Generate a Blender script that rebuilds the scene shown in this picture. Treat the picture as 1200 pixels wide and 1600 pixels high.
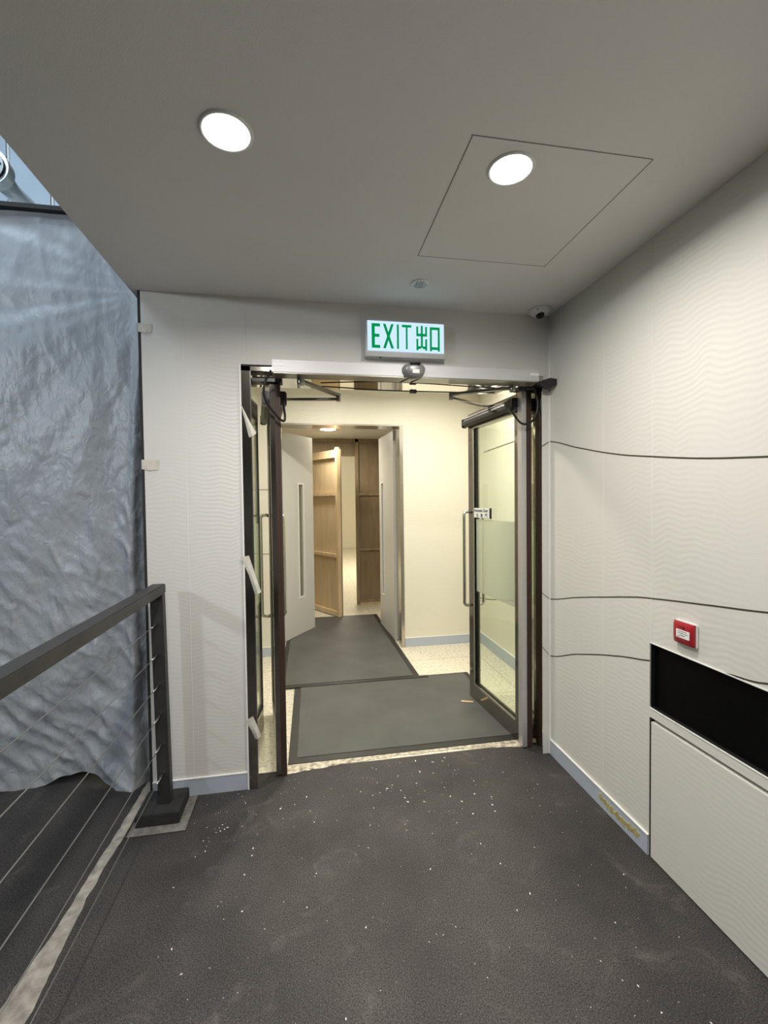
import bpy, bmesh, math, random
from mathutils import Vector, Matrix, noise

random.seed(7)
C = bpy.context.scene.collection
scene = bpy.context.scene
for o in list(bpy.data.objects):
    bpy.data.objects.remove(o)

# ------------------------------------------------------------------ camera
CAM_F, YAW, PITCH, ROLL, CAM_H = 696.07, 0.17162, -0.02748, -0.01203, 1.5
cd = bpy.data.cameras.new('camera')
cam = bpy.data.objects.new('camera', cd)
C.objects.link(cam)
cyw, syw, cpt, spt = math.cos(YAW), math.sin(YAW), math.cos(PITCH), math.sin(PITCH)
Fv = Vector((syw*cpt, cyw*cpt, spt))
R0 = Vector((cyw, -syw, 0))
U0 = R0.cross(Fv)
Rv = R0*math.cos(ROLL) + U0*math.sin(ROLL)
Uv = -R0*math.sin(ROLL) + U0*math.cos(ROLL)
m = Matrix((Rv, Uv, -Fv)).transposed().to_4x4()
m.translation = Vector((0, 0, CAM_H))
cam.matrix_world = m
cd.sensor_fit = 'HORIZONTAL'
cd.sensor_width = 36
cd.lens = CAM_F/1200*36
cd.clip_start = 0.02
scene.camera = cam

# ------------------------------------------------------------------ view, world, lights
scene.view_settings.view_transform = 'Standard'
scene.view_settings.look = 'None'
scene.view_settings.gamma = 1
scene.view_settings.use_curve_mapping = False
scene.view_settings.exposure = 0.0
w = bpy.data.worlds.new('world')
scene.world = w
w.use_nodes = True
w.node_tree.nodes['Background'].inputs[0].default_value = (0.8, 0.88, 1.0, 1)
w.node_tree.nodes['Background'].inputs[1].default_value = 0.02

def area(name, loc, target, power, size, color, spread=180, shape='DISK'):
    l = bpy.data.lights.new(name, 'AREA')
    l.shape = shape
    l.size = size
    l.energy = power
    l.color = color
    l.spread = math.radians(spread)
    o = bpy.data.objects.new(name, l)
    C.objects.link(o)
    o.location = loc
    d = Vector(target) - Vector(loc)
    o.rotation_euler = d.to_track_quat('-Z', 'Y').to_euler()
    return o

LIGHT_A = (-0.205, 1.335, 2.539)
LIGHT_B = (0.652, 1.343, 2.539)
WARM = (1.0, 0.95, 0.885)
for nm, L in (('downlight_lamp', LIGHT_A), ('downlight_lamp', LIGHT_B)):
    area(nm, (L[0], L[1], L[2]-0.012), (L[0], L[1], 0), 17, 0.12, WARM, 165)
# two more downlights of the same ceiling, behind the viewer
for L in ((-0.205, -0.6, 2.539), (0.652, -0.6, 2.539)):
    area('downlight_lamp', (L[0], L[1], L[2]-0.012), (L[0], L[1], 0), 15, 0.12, WARM, 165)
# cool work light in the open hall to the left, then two added fills
area('hall_lamp_and_fill', (-3.2, 0.0, 2.68), (-1.2, 2.6, 1.4), 30, 0.16, (0.86, 0.93, 1.0))
area('hall_lamp_and_fill', (-2.6, 1.2, 4.2), (-1.6, 2.7, 1.5), 15, 0.8, (0.74, 0.87, 1.0))  # soft fill added to brighten the plastic sheet, not a hall fitting
area('hall_wall_fill', (-2.2, 1.9, 4.4), (-1.8, 4.3, 3.6), 40, 0.6, (0.68, 0.85, 1.0))  # fill added to brighten the blue wall and pipe, not a hall fitting
# lobby and corridor lamps beyond the glass doors
LOB = (1.0, 0.955, 0.84)
area('lobby_lamp', (0.25, 3.35, 2.74), (0.25, 3.35, 0), 27, 0.16, LOB, 158)
area('lobby_lamp', (1.2, 3.35, 2.74), (1.2, 3.35, 0), 27, 0.16, LOB, 158)
area('corridor_lamp', (0.27, 5.5, 2.345), (0.27, 5.5, 0), 18, 0.2, (1.0, 0.92, 0.74))
area('far_hall_lamp', (1.2, 9.0, 3.1), (1.2, 9.5, 0), 175, 1.2, (1.0, 0.93, 0.76))

# ------------------------------------------------------------------ materials
MATS = {}
def new_mat(name):
    mt = bpy.data.materials.new(name)
    mt.use_nodes = True
    nt = mt.node_tree
    return mt, nt, nt.nodes['Principled BSDF']

def N(nt, t, **kw):
    n = nt.nodes.new(t)
    for k, v in kw.items():
        if k in ('operation', 'blend_type', 'data_type', 'noise_dimensions', 'feature', 'distance'):
            setattr(n, k, v)
        else:
            n.inputs[k].default_value = v
    return n

def plain(name, col, rough=0.5, metal=0.0, spec=0.5, bump=0.0, bscale=200, var=0.0, vscale=5, coat=0):
    mt, nt, b = new_mat(name)
    b.inputs['Base Color'].default_value = (*col, 1)
    b.inputs['Roughness'].default_value = rough
    b.inputs['Metallic'].default_value = metal
    b.inputs['Specular IOR Level'].default_value = spec
    b.inputs['Coat Weight'].default_value = coat
    tc = N(nt, 'ShaderNodeTexCoord')
    if bump:
        nz = N(nt, 'ShaderNodeTexNoise', Scale=bscale, Detail=3)
        bp = N(nt, 'ShaderNodeBump', Strength=bump, Distance=0.002)
        nt.links.new(tc.outputs['Object'], nz.inputs['Vector'])
        nt.links.new(nz.outputs['Fac'], bp.inputs['Height'])
        nt.links.new(bp.outputs['Normal'], b.inputs['Normal'])
    if var:
        nz = N(nt, 'ShaderNodeTexNoise', Scale=vscale, Detail=4)
        cr = N(nt, 'ShaderNodeValToRGB')
        cr.color_ramp.elements[0].position = 0.3
        cr.color_ramp.elements[1].position = 0.7
        cr.color_ramp.elements[0].color = (*[c*(1-var) for c in col], 1)
        cr.color_ramp.elements[1].color = (*[min(1, c*(1+var)) for c in col], 1)
        nt.links.new(tc.outputs['Object'], nz.inputs['Vector'])
        nt.links.new(nz.outputs['Fac'], cr.inputs['Fac'])
        nt.links.new(cr.outputs['Color'], b.inputs['Base Color'])
    MATS[name] = mt
    return mt

def emit(name, col, strength):
    mt = bpy.data.materials.new(name)
    mt.use_nodes = True
    nt = mt.node_tree
    nt.nodes.clear()
    e = nt.nodes.new('ShaderNodeEmission')
    e.inputs[0].default_value = (*col, 1)
    e.inputs[1].default_value = strength
    o = nt.nodes.new('ShaderNodeOutputMaterial')
    nt.links.new(e.outputs[0], o.inputs[0])
    return mt

def wave_wall(name, col, across, amp=0.5, period=0.021, strong=None):
    """embossed ripple wall panel; across = 'X' or 'Y' horizontal axis"""
    mt, nt, b = new_mat(name)
    L = nt.links.new
    b.inputs['Base Color'].default_value = (*col, 1)
    b.inputs['Roughness'].default_value = 0.42
    b.inputs['Specular IOR Level'].default_value = 0.4
    geo = N(nt, 'ShaderNodeNewGeometry')
    sep = N(nt, 'ShaderNodeSeparateXYZ')
    L(geo.outputs['Position'], sep.inputs[0])
    n1 = N(nt, 'ShaderNodeTexNoise', Scale=6.0, Detail=1.0)
    mp = N(nt, 'ShaderNodeMapping')
    mp.inputs['Scale'].default_value = (1.0, 1.0, 0.35)
    L(geo.outputs['Position'], mp.inputs[0])
    L(mp.outputs[0], n1.inputs['Vector'])
    a = N(nt, 'ShaderNodeMath', operation='MULTIPLY_ADD')
    L(n1.outputs['Fac'], a.inputs[0]); a.inputs[1].default_value = 0.13
    L(sep.outputs['Z'], a.inputs[2])
    s = N(nt, 'ShaderNodeMath', operation='MULTIPLY')
    L(a.outputs[0], s.inputs[0]); s.inputs[1].default_value = 2*math.pi/period
    sn = N(nt, 'ShaderNodeMath', operation='SINE')
    L(s.outputs[0], sn.inputs[0])
    n2 = N(nt, 'ShaderNodeTexNoise', Scale=1.5, Detail=0.5)
    L(geo.outputs['Position'], n2.inputs['Vector'])
    mr = N(nt, 'ShaderNodeMapRange')
    mr.inputs['From Min'].default_value = 0.38
    mr.inputs['From Max'].default_value = 0.62
    mr.inputs['To Min'].default_value = 0.12
    L(n2.outputs['Fac'], mr.inputs['Value'])
    mu = N(nt, 'ShaderNodeMath', operation='MULTIPLY')
    L(sn.outputs[0], mu.inputs[0]); L(mr.outputs[0], mu.inputs[1])
    if strong:
        # the emboss is deepest in one part of the panel: (axis, from, to, z from, z to, gain)
        ax, a0, a1, z0, z1, gain = strong
        m1 = N(nt, 'ShaderNodeMapRange'); m1.interpolation_type = 'SMOOTHSTEP'
        m1.inputs['From Min'].default_value = a0; m1.inputs['From Max'].default_value = a1
        L(sep.outputs[ax], m1.inputs['Value'])
        m3 = N(nt, 'ShaderNodeMapRange'); m3.interpolation_type = 'SMOOTHSTEP'
        m3.inputs['From Min'].default_value = z0; m3.inputs['From Max'].default_value = z1
        L(sep.outputs['Z'], m3.inputs['Value'])
        mm = N(nt, 'ShaderNodeMath', operation='MULTIPLY')
        L(m1.outputs[0], mm.inputs[0]); L(m3.outputs[0], mm.inputs[1])
        mg = N(nt, 'ShaderNodeMath', operation='MULTIPLY_ADD')
        L(mm.outputs[0], mg.inputs[0]); mg.inputs[1].default_value = gain; mg.inputs[2].default_value = 0.45
        m4 = N(nt, 'ShaderNodeMath', operation='MULTIPLY')
        L(mu.outputs[0], m4.inputs[0]); L(mg.outputs[0], m4.inputs[1])
        mu = m4
    # fine woven grain
    mp2 = N(nt, 'ShaderNodeMapping')
    mp2.inputs['Scale'].default_value = (120, 120, 420)
    L(geo.outputs['Position'], mp2.inputs[0])
    n3 = N(nt, 'ShaderNodeTexNoise', Scale=1.0, Detail=1.0)
    L(mp2.outputs[0], n3.inputs['Vector'])
    ad = N(nt, 'ShaderNodeMath', operation='MULTIPLY_ADD')
    L(n3.outputs['Fac'], ad.inputs[0]); ad.inputs[1].default_value = 0.5
    L(mu.outputs[0], ad.inputs[2])
    bp = N(nt, 'ShaderNodeBump', Strength=amp, Distance=0.0016)
    L(ad.outputs[0], bp.inputs['Height'])
    L(bp.outputs['Normal'], b.inputs['Normal'])
    return mt

M_wallR = wave_wall('ripple_panel_side', (0.675, 0.668, 0.618), 'Y', 0.17, 0.0235, ('Y', 1.75, 1.15, 1.60, 2.2, 3.6))
M_wallF = wave_wall('ripple_panel_front', (0.69, 0.678, 0.640), 'X', 0.13, 0.021, ('X', -0.60, -0.35, 0.9, 1.6, 1.6))
M_wallL = wave_wall('ripple_panel_lobby', (0.74, 0.71, 0.60), 'X', 0.12)
M_ceil = plain('ceiling_paint', (0.80, 0.785, 0.77), 0.75, bump=0.3, bscale=260, var=0.02, vscale=2)
M_ceil2 = plain('lobby_ceiling', (0.7, 0.68, 0.62), 0.6)
M_skirt = plain('skirting_blue_grey', (0.44, 0.49, 0.57), 0.38, var=0.04, vscale=3)
M_bead = plain('white_bead', (0.85, 0.84, 0.80), 0.35)
M_seam = plain('seam_pale', (0.75, 0.74, 0.71), 0.4)
M_seamdark = plain('seam_grey', (0.60, 0.58, 0.55), 0.5)
M_groove = plain('dark_inlay', (0.10, 0.09, 0.07), 0.35, metal=0.6)
M_steel = plain('polished_steel', (0.36, 0.335, 0.30), 0.12, 1.0, bump=0.05, bscale=8)
M_mirror = plain('mirror_steel', (0.80, 0.78, 0.72), 0.05, 1.0)
M_film = plain('filmed_steel', (0.62, 0.60, 0.60), 0.32, 0.6, bump=0.8, bscale=90)
M_alu = plain('anodised_aluminium', (0.60, 0.595, 0.60), 0.5, 0.3)
M_aludark = plain('dull_aluminium', (0.36, 0.35, 0.31), 0.35, 0.8)
M_arm = plain('steel_arm', (0.30, 0.29, 0.27), 0.3, 0.85)
M_black = plain('black_plastic', (0.012, 0.012, 0.014), 0.35)
M_blackmetal = plain('black_painted_metal', (0.030, 0.029, 0.028), 0.5, bump=0.2, bscale=300, var=0.2, vscale=8)
M_blackfoam = plain('black_block', (0.018, 0.018, 0.018), 0.8, bump=0.4, bscale=200, var=0.3, vscale=12)
M_brown = plain('dark_brown_brush', (0.055, 0.030, 0.020), 0.55, bump=0.5, bscale=120)
M_white = plain('white_plastic', (0.82, 0.82, 0.80), 0.4)
M_chrome = plain('chrome', (0.72, 0.70, 0.66), 0.14, 1.0)
M_rod = plain('wire_rope', (0.40, 0.39, 0.37), 0.35, 0.8)
M_red = plain('red_plastic', (0.36, 0.012, 0.020), 0.3, coat=0.3)
M_greydoor = plain('grey_door_laminate', (0.60, 0.585, 0.55), 0.35, var=0.02, vscale=2)
M_doorframe = plain('satin_steel', (0.50, 0.47, 0.42), 0.22, 0.9)
M_mat = plain('mat_grey', (0.076, 0.077, 0.072), 0.6, bump=0.4, bscale=500, var=0.16, vscale=3.5)
M_matedge = plain('mat_rubber_edge', (0.020, 0.019, 0.018), 0.5)
M_bluewall = plain('pale_blue_panel', (0.52, 0.60, 0.67), 0.4, var=0.05, vscale=4)
M_pipe = plain('pipe_white', (0.72, 0.80, 0.84), 0.25)
M_dark = plain('dark_gap', (0.025, 0.022, 0.020), 0.8)
M_darkred = plain('dark_red_beam', (0.06, 0.03, 0.035), 0.6)
M_hallwall = plain('hall_plaster', (0.33, 0.33, 0.33), 0.8, var=0.1)
M_tape = plain('masking_tape', (0.62, 0.585, 0.50), 0.55, bump=0.6, bscale=60, var=0.1, vscale=40)
M_yellow = plain('yellow_glue', (0.50, 0.42, 0.16), 0.6, bump=0.6, bscale=80, var=0.3, vscale=60)
M_wood = plain('raw_wood', (0.55, 0.38, 0.24), 0.6, var=0.2, vscale=30)
M_chip = plain('plaster_chip', (0.75, 0.73, 0.68), 0.8)
M_grey_plastic = plain('grey_sensor_plastic', (0.26, 0.26, 0.265), 0.35, 0.3)
M_niche = plain('black_gloss', (0.0015, 0.0015, 0.002), 0.5, spec=0.1)
M_nichefloor = plain('black_sill', (0.012, 0.012, 0.013), 0.35)
M_lensblack = plain('lens_black', (0.005, 0.005, 0.006), 0.08)
M_concrete = plain('worn_concrete', (0.30, 0.275, 0.24), 0.85, bump=0.8, bscale=60, var=0.4, vscale=22)
M_concdark = plain('dusty_concrete', (0.16, 0.148, 0.135), 0.85, bump=0.8, bscale=60, var=0.35, vscale=25)
M_paleedge = plain('worn_threshold', (0.46, 0.41, 0.32), 0.85, bump=0.8, bscale=70, var=0.6, vscale=34)

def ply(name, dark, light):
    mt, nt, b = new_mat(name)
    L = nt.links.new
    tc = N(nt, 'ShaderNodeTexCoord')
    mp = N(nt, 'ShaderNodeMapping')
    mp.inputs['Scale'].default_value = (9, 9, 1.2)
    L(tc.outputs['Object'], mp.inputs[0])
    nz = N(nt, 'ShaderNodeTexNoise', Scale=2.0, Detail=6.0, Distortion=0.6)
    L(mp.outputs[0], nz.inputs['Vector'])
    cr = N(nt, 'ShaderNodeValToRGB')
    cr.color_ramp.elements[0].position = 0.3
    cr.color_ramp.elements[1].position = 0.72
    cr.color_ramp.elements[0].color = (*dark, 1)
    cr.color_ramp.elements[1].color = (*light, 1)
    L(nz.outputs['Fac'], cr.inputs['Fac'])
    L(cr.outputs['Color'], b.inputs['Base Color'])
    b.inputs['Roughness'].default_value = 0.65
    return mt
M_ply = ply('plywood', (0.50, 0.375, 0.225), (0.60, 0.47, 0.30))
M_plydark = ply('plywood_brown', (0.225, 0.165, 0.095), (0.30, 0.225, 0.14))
M_batten = ply('pine_batten', (0.50, 0.36, 0.20), (0.68, 0.52, 0.33))

def floor_dark():
    mt, nt, b = new_mat('dark_speckled_floor')
    L = nt.links.new
    geo = N(nt, 'ShaderNodeNewGeometry')
    n1 = N(nt, 'ShaderNodeTexNoise', Scale=2.2, Detail=5.0, Roughness=0.6)
    L(geo.outputs['Position'], n1.inputs['Vector'])
    c1 = N(nt, 'ShaderNodeValToRGB')
    c1.color_ramp.elements[0].position = 0.3
    c1.color_ramp.elements[1].position = 0.72
    c1.color_ramp.elements[0].color = (0.0185, 0.0165, 0.0165, 1)
    c1.color_ramp.elements[1].color = (0.043, 0.039, 0.037, 1)
    L(n1.outputs['Fac'], c1.inputs['Fac'])
    # grain
    n2 = N(nt, 'ShaderNodeTexNoise', Scale=210.0, Detail=2.5, Roughness=0.7)
    L(geo.outputs['Position'], n2.inputs['Vector'])
    r2 = N(nt, 'ShaderNodeMapRange')
    r2.inputs['From Min'].default_value = 0.35
    r2.inputs['From Max'].default_value = 0.68
    r2.inputs['To Min'].default_value = 0.2
    r2.inputs['To Max'].default_value = 2.9
    L(n2.outputs['Fac'], r2.inputs['Value'])
    mx = N(nt, 'ShaderNodeMix', data_type='RGBA', blend_type='MULTIPLY')
    mx.inputs[0].default_value = 1
    L(c1.outputs['Color'], mx.inputs[6]); L(r2.outputs[0], mx.inputs[7])
    # dusty scuffs
    n3 = N(nt, 'ShaderNodeTexNoise', Scale=4.5, Detail=8.0, Roughness=0.72, Distortion=1.0)
    L(geo.outputs['Position'], n3.inputs['Vector'])
    r3 = N(nt, 'ShaderNodeMapRange')
    r3.inputs['From Min'].default_value = 0.56
    r3.inputs['From Max'].default_value = 0.80
    r3.inputs['To Max'].default_value = 0.55
    L(n3.outputs['Fac'], r3.inputs['Value'])
    m2 = N(nt, 'ShaderNodeMix', data_type='RGBA')
    L(r3.outputs[0], m2.inputs[0]); L(mx.outputs[2], m2.inputs[6])
    m2.inputs[7].default_value = (0.17, 0.155, 0.135, 1)
    # tiny pale specks
    vo = N(nt, 'ShaderNodeTexVoronoi', Scale=28.0)
    L(geo.outputs['Position'], vo.inputs['Vector'])
    lt = N(nt, 'ShaderNodeMath', operation='LESS_THAN'); lt.inputs[1].default_value = 0.045
    L(vo.outputs['Distance'], lt.inputs[0])
    m3 = N(nt, 'ShaderNodeMix', data_type='RGBA')
    L(lt.outputs[0], m3.inputs[0]); L(m2.outputs[2], m3.inputs[6])
    m3.inputs[7].default_value = (0.22, 0.21, 0.2, 1)
    L(m3.outputs[2], b.inputs['Base Color'])
    b.inputs['Roughness'].default_value = 0.62
    b.inputs['Specular IOR Level'].default_value = 0.35
    bp = N(nt, 'ShaderNodeBump', Strength=0.12, Distance=0.0006)
    L(n2.outputs['Fac'], bp.inputs['Height'])
    L(bp.outputs['Normal'], b.inputs['Normal'])
    return mt
M_floor = floor_dark()

def terrazzo():
    mt, nt, b = new_mat('cream_terrazzo')
    L = nt.links.new
    geo = N(nt, 'ShaderNodeNewGeometry')
    n1 = N(nt, 'ShaderNodeTexNoise', Scale=45.0, Detail=3.0)
    L(geo.outputs['Position'], n1.inputs['Vector'])
    c1 = N(nt, 'ShaderNodeValToRGB')
    c1.color_ramp.elements[0].position = 0.33
    c1.color_ramp.elements[1].position = 0.55
    c1.color_ramp.elements[0].color = (0.52, 0.47, 0.36, 1)
    c1.color_ramp.elements[1].color = (0.74, 0.69, 0.56, 1)
    L(n1.outputs['Fac'], c1.inputs['Fac'])
    br = N(nt, 'ShaderNodeTexBrick', Scale=1.0)
    br.offset = 0.0
    br.inputs['Brick Width'].default_value = 0.8
    br.inputs['Row Height'].default_value = 0.8
    br.inputs['Mortar Size'].default_value = 0.003
    br.inputs['Color1'].default_value = (1, 1, 1, 1)
    br.inputs['Color2'].default_value = (0.95, 0.95, 0.95, 1)
    br.inputs['Mortar'].default_value = (0.55, 0.52, 0.45, 1)
    L(geo.outputs['Position'], br.inputs['Vector'])
    mx = N(nt, 'ShaderNodeMix', data_type='RGBA', blend_type='MULTIPLY')
    mx.inputs[0].default_value = 1
    L(c1.outputs['Color'], mx.inputs[6]); L(br.outputs['Color'], mx.inputs[7])
    L(mx.outputs[2], b.inputs['Base Color'])
    b.inputs['Roughness'].default_value = 0.3
    return mt
M_terrazzo = terrazzo()

def glass(name, tint, frost=0.0):
    mt = bpy.data.materials.new(name)
    mt.use_nodes = True
    nt = mt.node_tree
    nt.nodes.clear()
    L = nt.links.new
    out = N(nt, 'ShaderNodeOutputMaterial')
    tr = N(nt, 'ShaderNodeBsdfTransparent', Color=(*tint, 1))
    gl = N(nt, 'ShaderNodeBsdfGlossy', Color=(1, 1, 1, 1), Roughness=0.02)
    lw = N(nt, 'ShaderNodeLayerWeight', Blend=0.5)
    pw = N(nt, 'ShaderNodeMath', operation='POWER'); pw.inputs[1].default_value = 4.5
    L(lw.outputs['Facing'], pw.inputs[0])
    fr = N(nt, 'ShaderNodeMath', operation='MULTIPLY_ADD'); fr.inputs[1].default_value = 0.7; fr.inputs[2].default_value = 0.025
    L(pw.outputs[0], fr.inputs[0])
    mix = N(nt, 'ShaderNodeMixShader')
    L(fr.outputs[0], mix.inputs[0]); L(tr.outputs[0], mix.inputs[1]); L(gl.outputs[0], mix.inputs[2])
    last = mix
    if frost:
        df = N(nt, 'ShaderNodeBsdfDiffuse', Color=(0.74, 0.77, 0.66, 1))
        tl = N(nt, 'ShaderNodeBsdfTranslucent', Color=(0.74, 0.77, 0.66, 1))
        ms = N(nt, 'ShaderNodeMixShader'); ms.inputs[0].default_value = 0.5
        L(df.outputs[0], ms.inputs[1]); L(tl.outputs[0], ms.inputs[2])
        m2 = N(nt, 'ShaderNodeMixShader'); m2.inputs[0].default_value = frost
        L(mix.outputs[0], m2.inputs[1]); L(ms.outputs[0], m2.inputs[2])
        last = m2
    L(last.outputs[0], out.inputs[0])
    return mt
M_glass = glass('pale_green_glass', (0.93, 0.965, 0.915))
M_frost = glass('frosted_film', (0.96, 0.97, 0.93), 0.5)
M_slitglass = glass('vision_glass', (0.55, 0.55, 0.40), 0.25)

def plastic_sheet():
    mt, nt, b = new_mat('grey_polythene')
    L = nt.links.new
    b.inputs['Base Color'].default_value = (0.385, 0.41, 0.435, 1)
    b.inputs['Roughness'].default_value = 0.40
    b.inputs['Specular IOR Level'].default_value = 0.55
    geo = N(nt, 'ShaderNodeNewGeometry')
    mp = N(nt, 'ShaderNodeMapping')
    mp.inputs['Scale'].default_value = (1.0, 1.0, 0.55)
    mp.inputs['Rotation'].default_value = (0, 0.45, 0)
    L(geo.outputs['Position'], mp.inputs[0])
    n1 = N(nt, 'ShaderNodeTexNoise', Scale=10.0, Detail=6.0, Roughness=0.6, Distortion=0.8)
    n1.noise_type = 'RIDGED_MULTIFRACTAL'
    L(mp.outputs[0], n1.inputs['Vector'])
    n2 = N(nt, 'ShaderNodeTexNoise', Scale=30.0, Detail=3.0, Distortion=1.0)
    L(mp.outputs[0], n2.inputs['Vector'])
    ad = N(nt, 'ShaderNodeMath', operation='MULTIPLY_ADD')
    L(n2.outputs['Fac'], ad.inputs[0]); ad.inputs[1].default_value = 0.35
    L(n1.outputs['Fac'], ad.inputs[2])
    sp = N(nt, 'ShaderNodeSeparateXYZ')
    L(geo.outputs['Position'], sp.inputs[0])
    zr = N(nt, 'ShaderNodeMapRange')
    zr.inputs['From Min'].default_value = 2.9
    zr.inputs['From Max'].default_value = 1.3
    zr.inputs['To Min'].default_value = 0.16
    L(sp.outputs['Z'], zr.inputs['Value'])
    hm = N(nt, 'ShaderNodeMath', operation='MULTIPLY')
    L(ad.outputs[0], hm.inputs[0]); L(zr.outputs[0], hm.inputs[1])
    bp = N(nt, 'ShaderNodeBump', Strength=1.0, Distance=0.016)
    L(hm.outputs[0], bp.inputs['Height'])
    L(bp.outputs['Normal'], b.inputs['Normal'])
    return mt
M_sheet = plastic_sheet()

# ------------------------------------------------------------------ mesh helpers
def world_origin(o):
    v = Vector((0, 0, 0))
    while o is not None:
        v += o.location
        o = o.parent
    return v

def obj(name, bm, mat, parent=None, smooth=False, bevel=0.0, origin=None):
    me = bpy.data.meshes.new(name)
    o = bpy.data.objects.new(name, me)
    C.objects.link(o)
    if parent is not None:
        org = world_origin(parent)
        o.parent = parent
    else:
        if origin is None:
            xs = [v.co for v in bm.verts]
            org = Vector(((min(v.x for v in xs)+max(v.x for v in xs))/2,
                          (min(v.y for v in xs)+max(v.y for v in xs))/2,
                          min(v.z for v in xs)))
        else:
            org = Vector(origin)
        o.location = org
    bmesh.ops.translate(bm, verts=bm.verts, vec=-org)
    if bevel:
        bmesh.ops.bevel(bm, geom=bm.edges[:], offset=bevel, segments=2, affect='EDGES', clamp_overlap=True)
    bmesh.ops.recalc_face_normals(bm, faces=bm.faces)
    if smooth:
        for f in bm.faces:
            f.smooth = True
    bm.to_mesh(me)
    bm.free()
    me.materials.append(mat)
    return o

def tag(o, label=None, cat=None, group=None, kind=None):
    if label: o['label'] = label
    if cat: o['category'] = cat
    if group: o['group'] = group
    if kind: o['kind'] = kind
    return o

def thing(name, loc, label, cat, group=None, kind=None):
    o = bpy.data.objects.new(name, None)
    o.empty_display_size = 0.05
    C.objects.link(o)
    o.location = loc
    return tag(o, label, cat, group, kind)

def struct(name, bm, mat, label, cat, **kw):
    return tag(obj(name, bm, mat, **kw), label, cat, kind='structure')

def BM():
    return bmesh.new()

def box(bm, x0, x1, y0, y1, z0, z1, M=None):
    co = [(x0,y0,z0),(x1,y0,z0),(x1,y1,z0),(x0,y1,z0),(x0,y0,z1),(x1,y0,z1),(x1,y1,z1),(x0,y1,z1)]
    vs = [bm.verts.new(M @ Vector(c) if M else c) for c in co]
    for f in ((0,3,2,1),(4,5,6,7),(0,1,5,4),(1,2,6,5),(2,3,7,6),(3,0,4,7)):
        bm.faces.new([vs[i] for i in f])
    return bm

def bx(x0, x1, y0, y1, z0, z1, M=None):
    return box(BM(), x0, x1, y0, y1, z0, z1, M)

def boxes(*bs):
    bm = BM()
    for b in bs:
        box(bm, *b)
    return bm

def prism(bm, pts, axis, a0, a1):
    """polygon pts in the plane across axis (0:x with (y,z); 1:y with (x,z); 2:z with (x,y)), from a0 to a1"""
    def mk(p, a):
        return {0: (a, p[0], p[1]), 1: (p[0], a, p[1]), 2: (p[0], p[1], a)}[axis]
    v0 = [bm.verts.new(mk(p, a0)) for p in pts]
    v1 = [bm.verts.new(mk(p, a1)) for p in pts]
    n = len(pts)
    bm.faces.new(v0)
    bm.faces.new(v1[::-1])
    for i in range(n):
        bm.faces.new([v0[i], v0[(i+1) % n], v1[(i+1) % n], v1[i]])
    return bm

def tube(bm, pts, r, seg=10, r2=None):
    pts = [Vector(p) for p in pts]
    rings = []
    n = len(pts)
    prev = None
    for i, p in enumerate(pts):
        if i == 0: d = pts[1]-pts[0]
        elif i == n-1: d = pts[-1]-pts[-2]
        else: d = (pts[i+1]-pts[i]).normalized() + (pts[i]-pts[i-1]).normalized()
        d.normalize()
        up = prev if prev is not None else (Vector((0,0,1)) if abs(d.z) < 0.9 else Vector((1,0,0)))
        a = d.cross(up)
        if a.length < 1e-4:
            a = d.cross(Vector((0,1,0)))
        a.normalize()
        b = a.cross(d).normalized()
        prev = b
        rr = r if r2 is None else r+(r2-r)*i/(n-1)
        rings.append([bm.verts.new(p+(a*math.cos(t*2*math.pi/seg)+b*math.sin(t*2*math.pi/seg))*rr) for t in range(seg)])
    for i in range(n-1):
        for t in range(seg):
            bm.faces.new([rings[i][t], rings[i][(t+1)%seg], rings[i+1][(t+1)%seg], rings[i+1][t]])
    bm.faces.new(rings[0][::-1])
    bm.faces.new(rings[-1])
    return bm

def smooth_path(pts, k=6):
    pts = [Vector(p) for p in pts]
    out = []
    for i in range(len(pts)-1):
        p0 = pts[max(i-1,0)]; p1 = pts[i]; p2 = pts[i+1]; p3 = pts[min(i+2,len(pts)-1)]
        for j in range(k):
            t = j/k
            out.append(0.5*((2*p1)+(-p0+p2)*t+(2*p0-5*p1+4*p2-p3)*t*t+(-p0+3*p1-3*p2+p3)*t**3))
    out.append(pts[-1])
    return out

def lathe(bm, prof, c, seg=40, axis='Z', sx=1, sy=1):
    """prof: (radius, height) pairs; capped when a radius is 0"""
    rings = []
    for r, h in prof:
        if r < 1e-6:
            rings.append([bm.verts.new((c[0], c[1], c[2]+h))])
        else:
            rings.append([bm.verts.new((c[0]+r*sx*math.cos(2*math.pi*t/seg), c[1]+r*sy*math.sin(2*math.pi*t/seg), c[2]+h)) for t in range(seg)])
    for a, b in zip(rings, rings[1:]):
        for t in range(seg):
            q = (t+1) % seg
            if len(a) == 1 and len(b) == 1: continue
            if len(a) == 1: bm.faces.new([a[0], b[t], b[q]])
            elif len(b) == 1: bm.faces.new([a[t], a[q], b[0]])
            else: bm.faces.new([a[t], a[q], b[q], b[t]])
    return bm

def interp(pts, t):
    """catmull-rom through (s, value) points sorted by s"""
    if t <= pts[0][0]: return pts[0][1]+(t-pts[0][0])*(pts[1][1]-pts[0][1])/(pts[1][0]-pts[0][0])
    if t >= pts[-1][0]: return pts[-1][1]+(t-pts[-1][0])*(pts[-1][1]-pts[-2][1])/(pts[-1][0]-pts[-2][0])
    for i in range(len(pts)-1):
        if pts[i][0] <= t <= pts[i+1][0]:
            p0 = pts[max(i-1,0)][1]; p1 = pts[i][1]; p2 = pts[i+1][1]; p3 = pts[min(i+2,len(pts)-1)][1]
            u = (t-pts[i][0])/(pts[i+1][0]-pts[i][0])
            return 0.5*((2*p1)+(-p0+p2)*u+(2*p0-5*p1+4*p2-p3)*u*u+(-p0+3*p1-3*p2+p3)*u**3)

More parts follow.
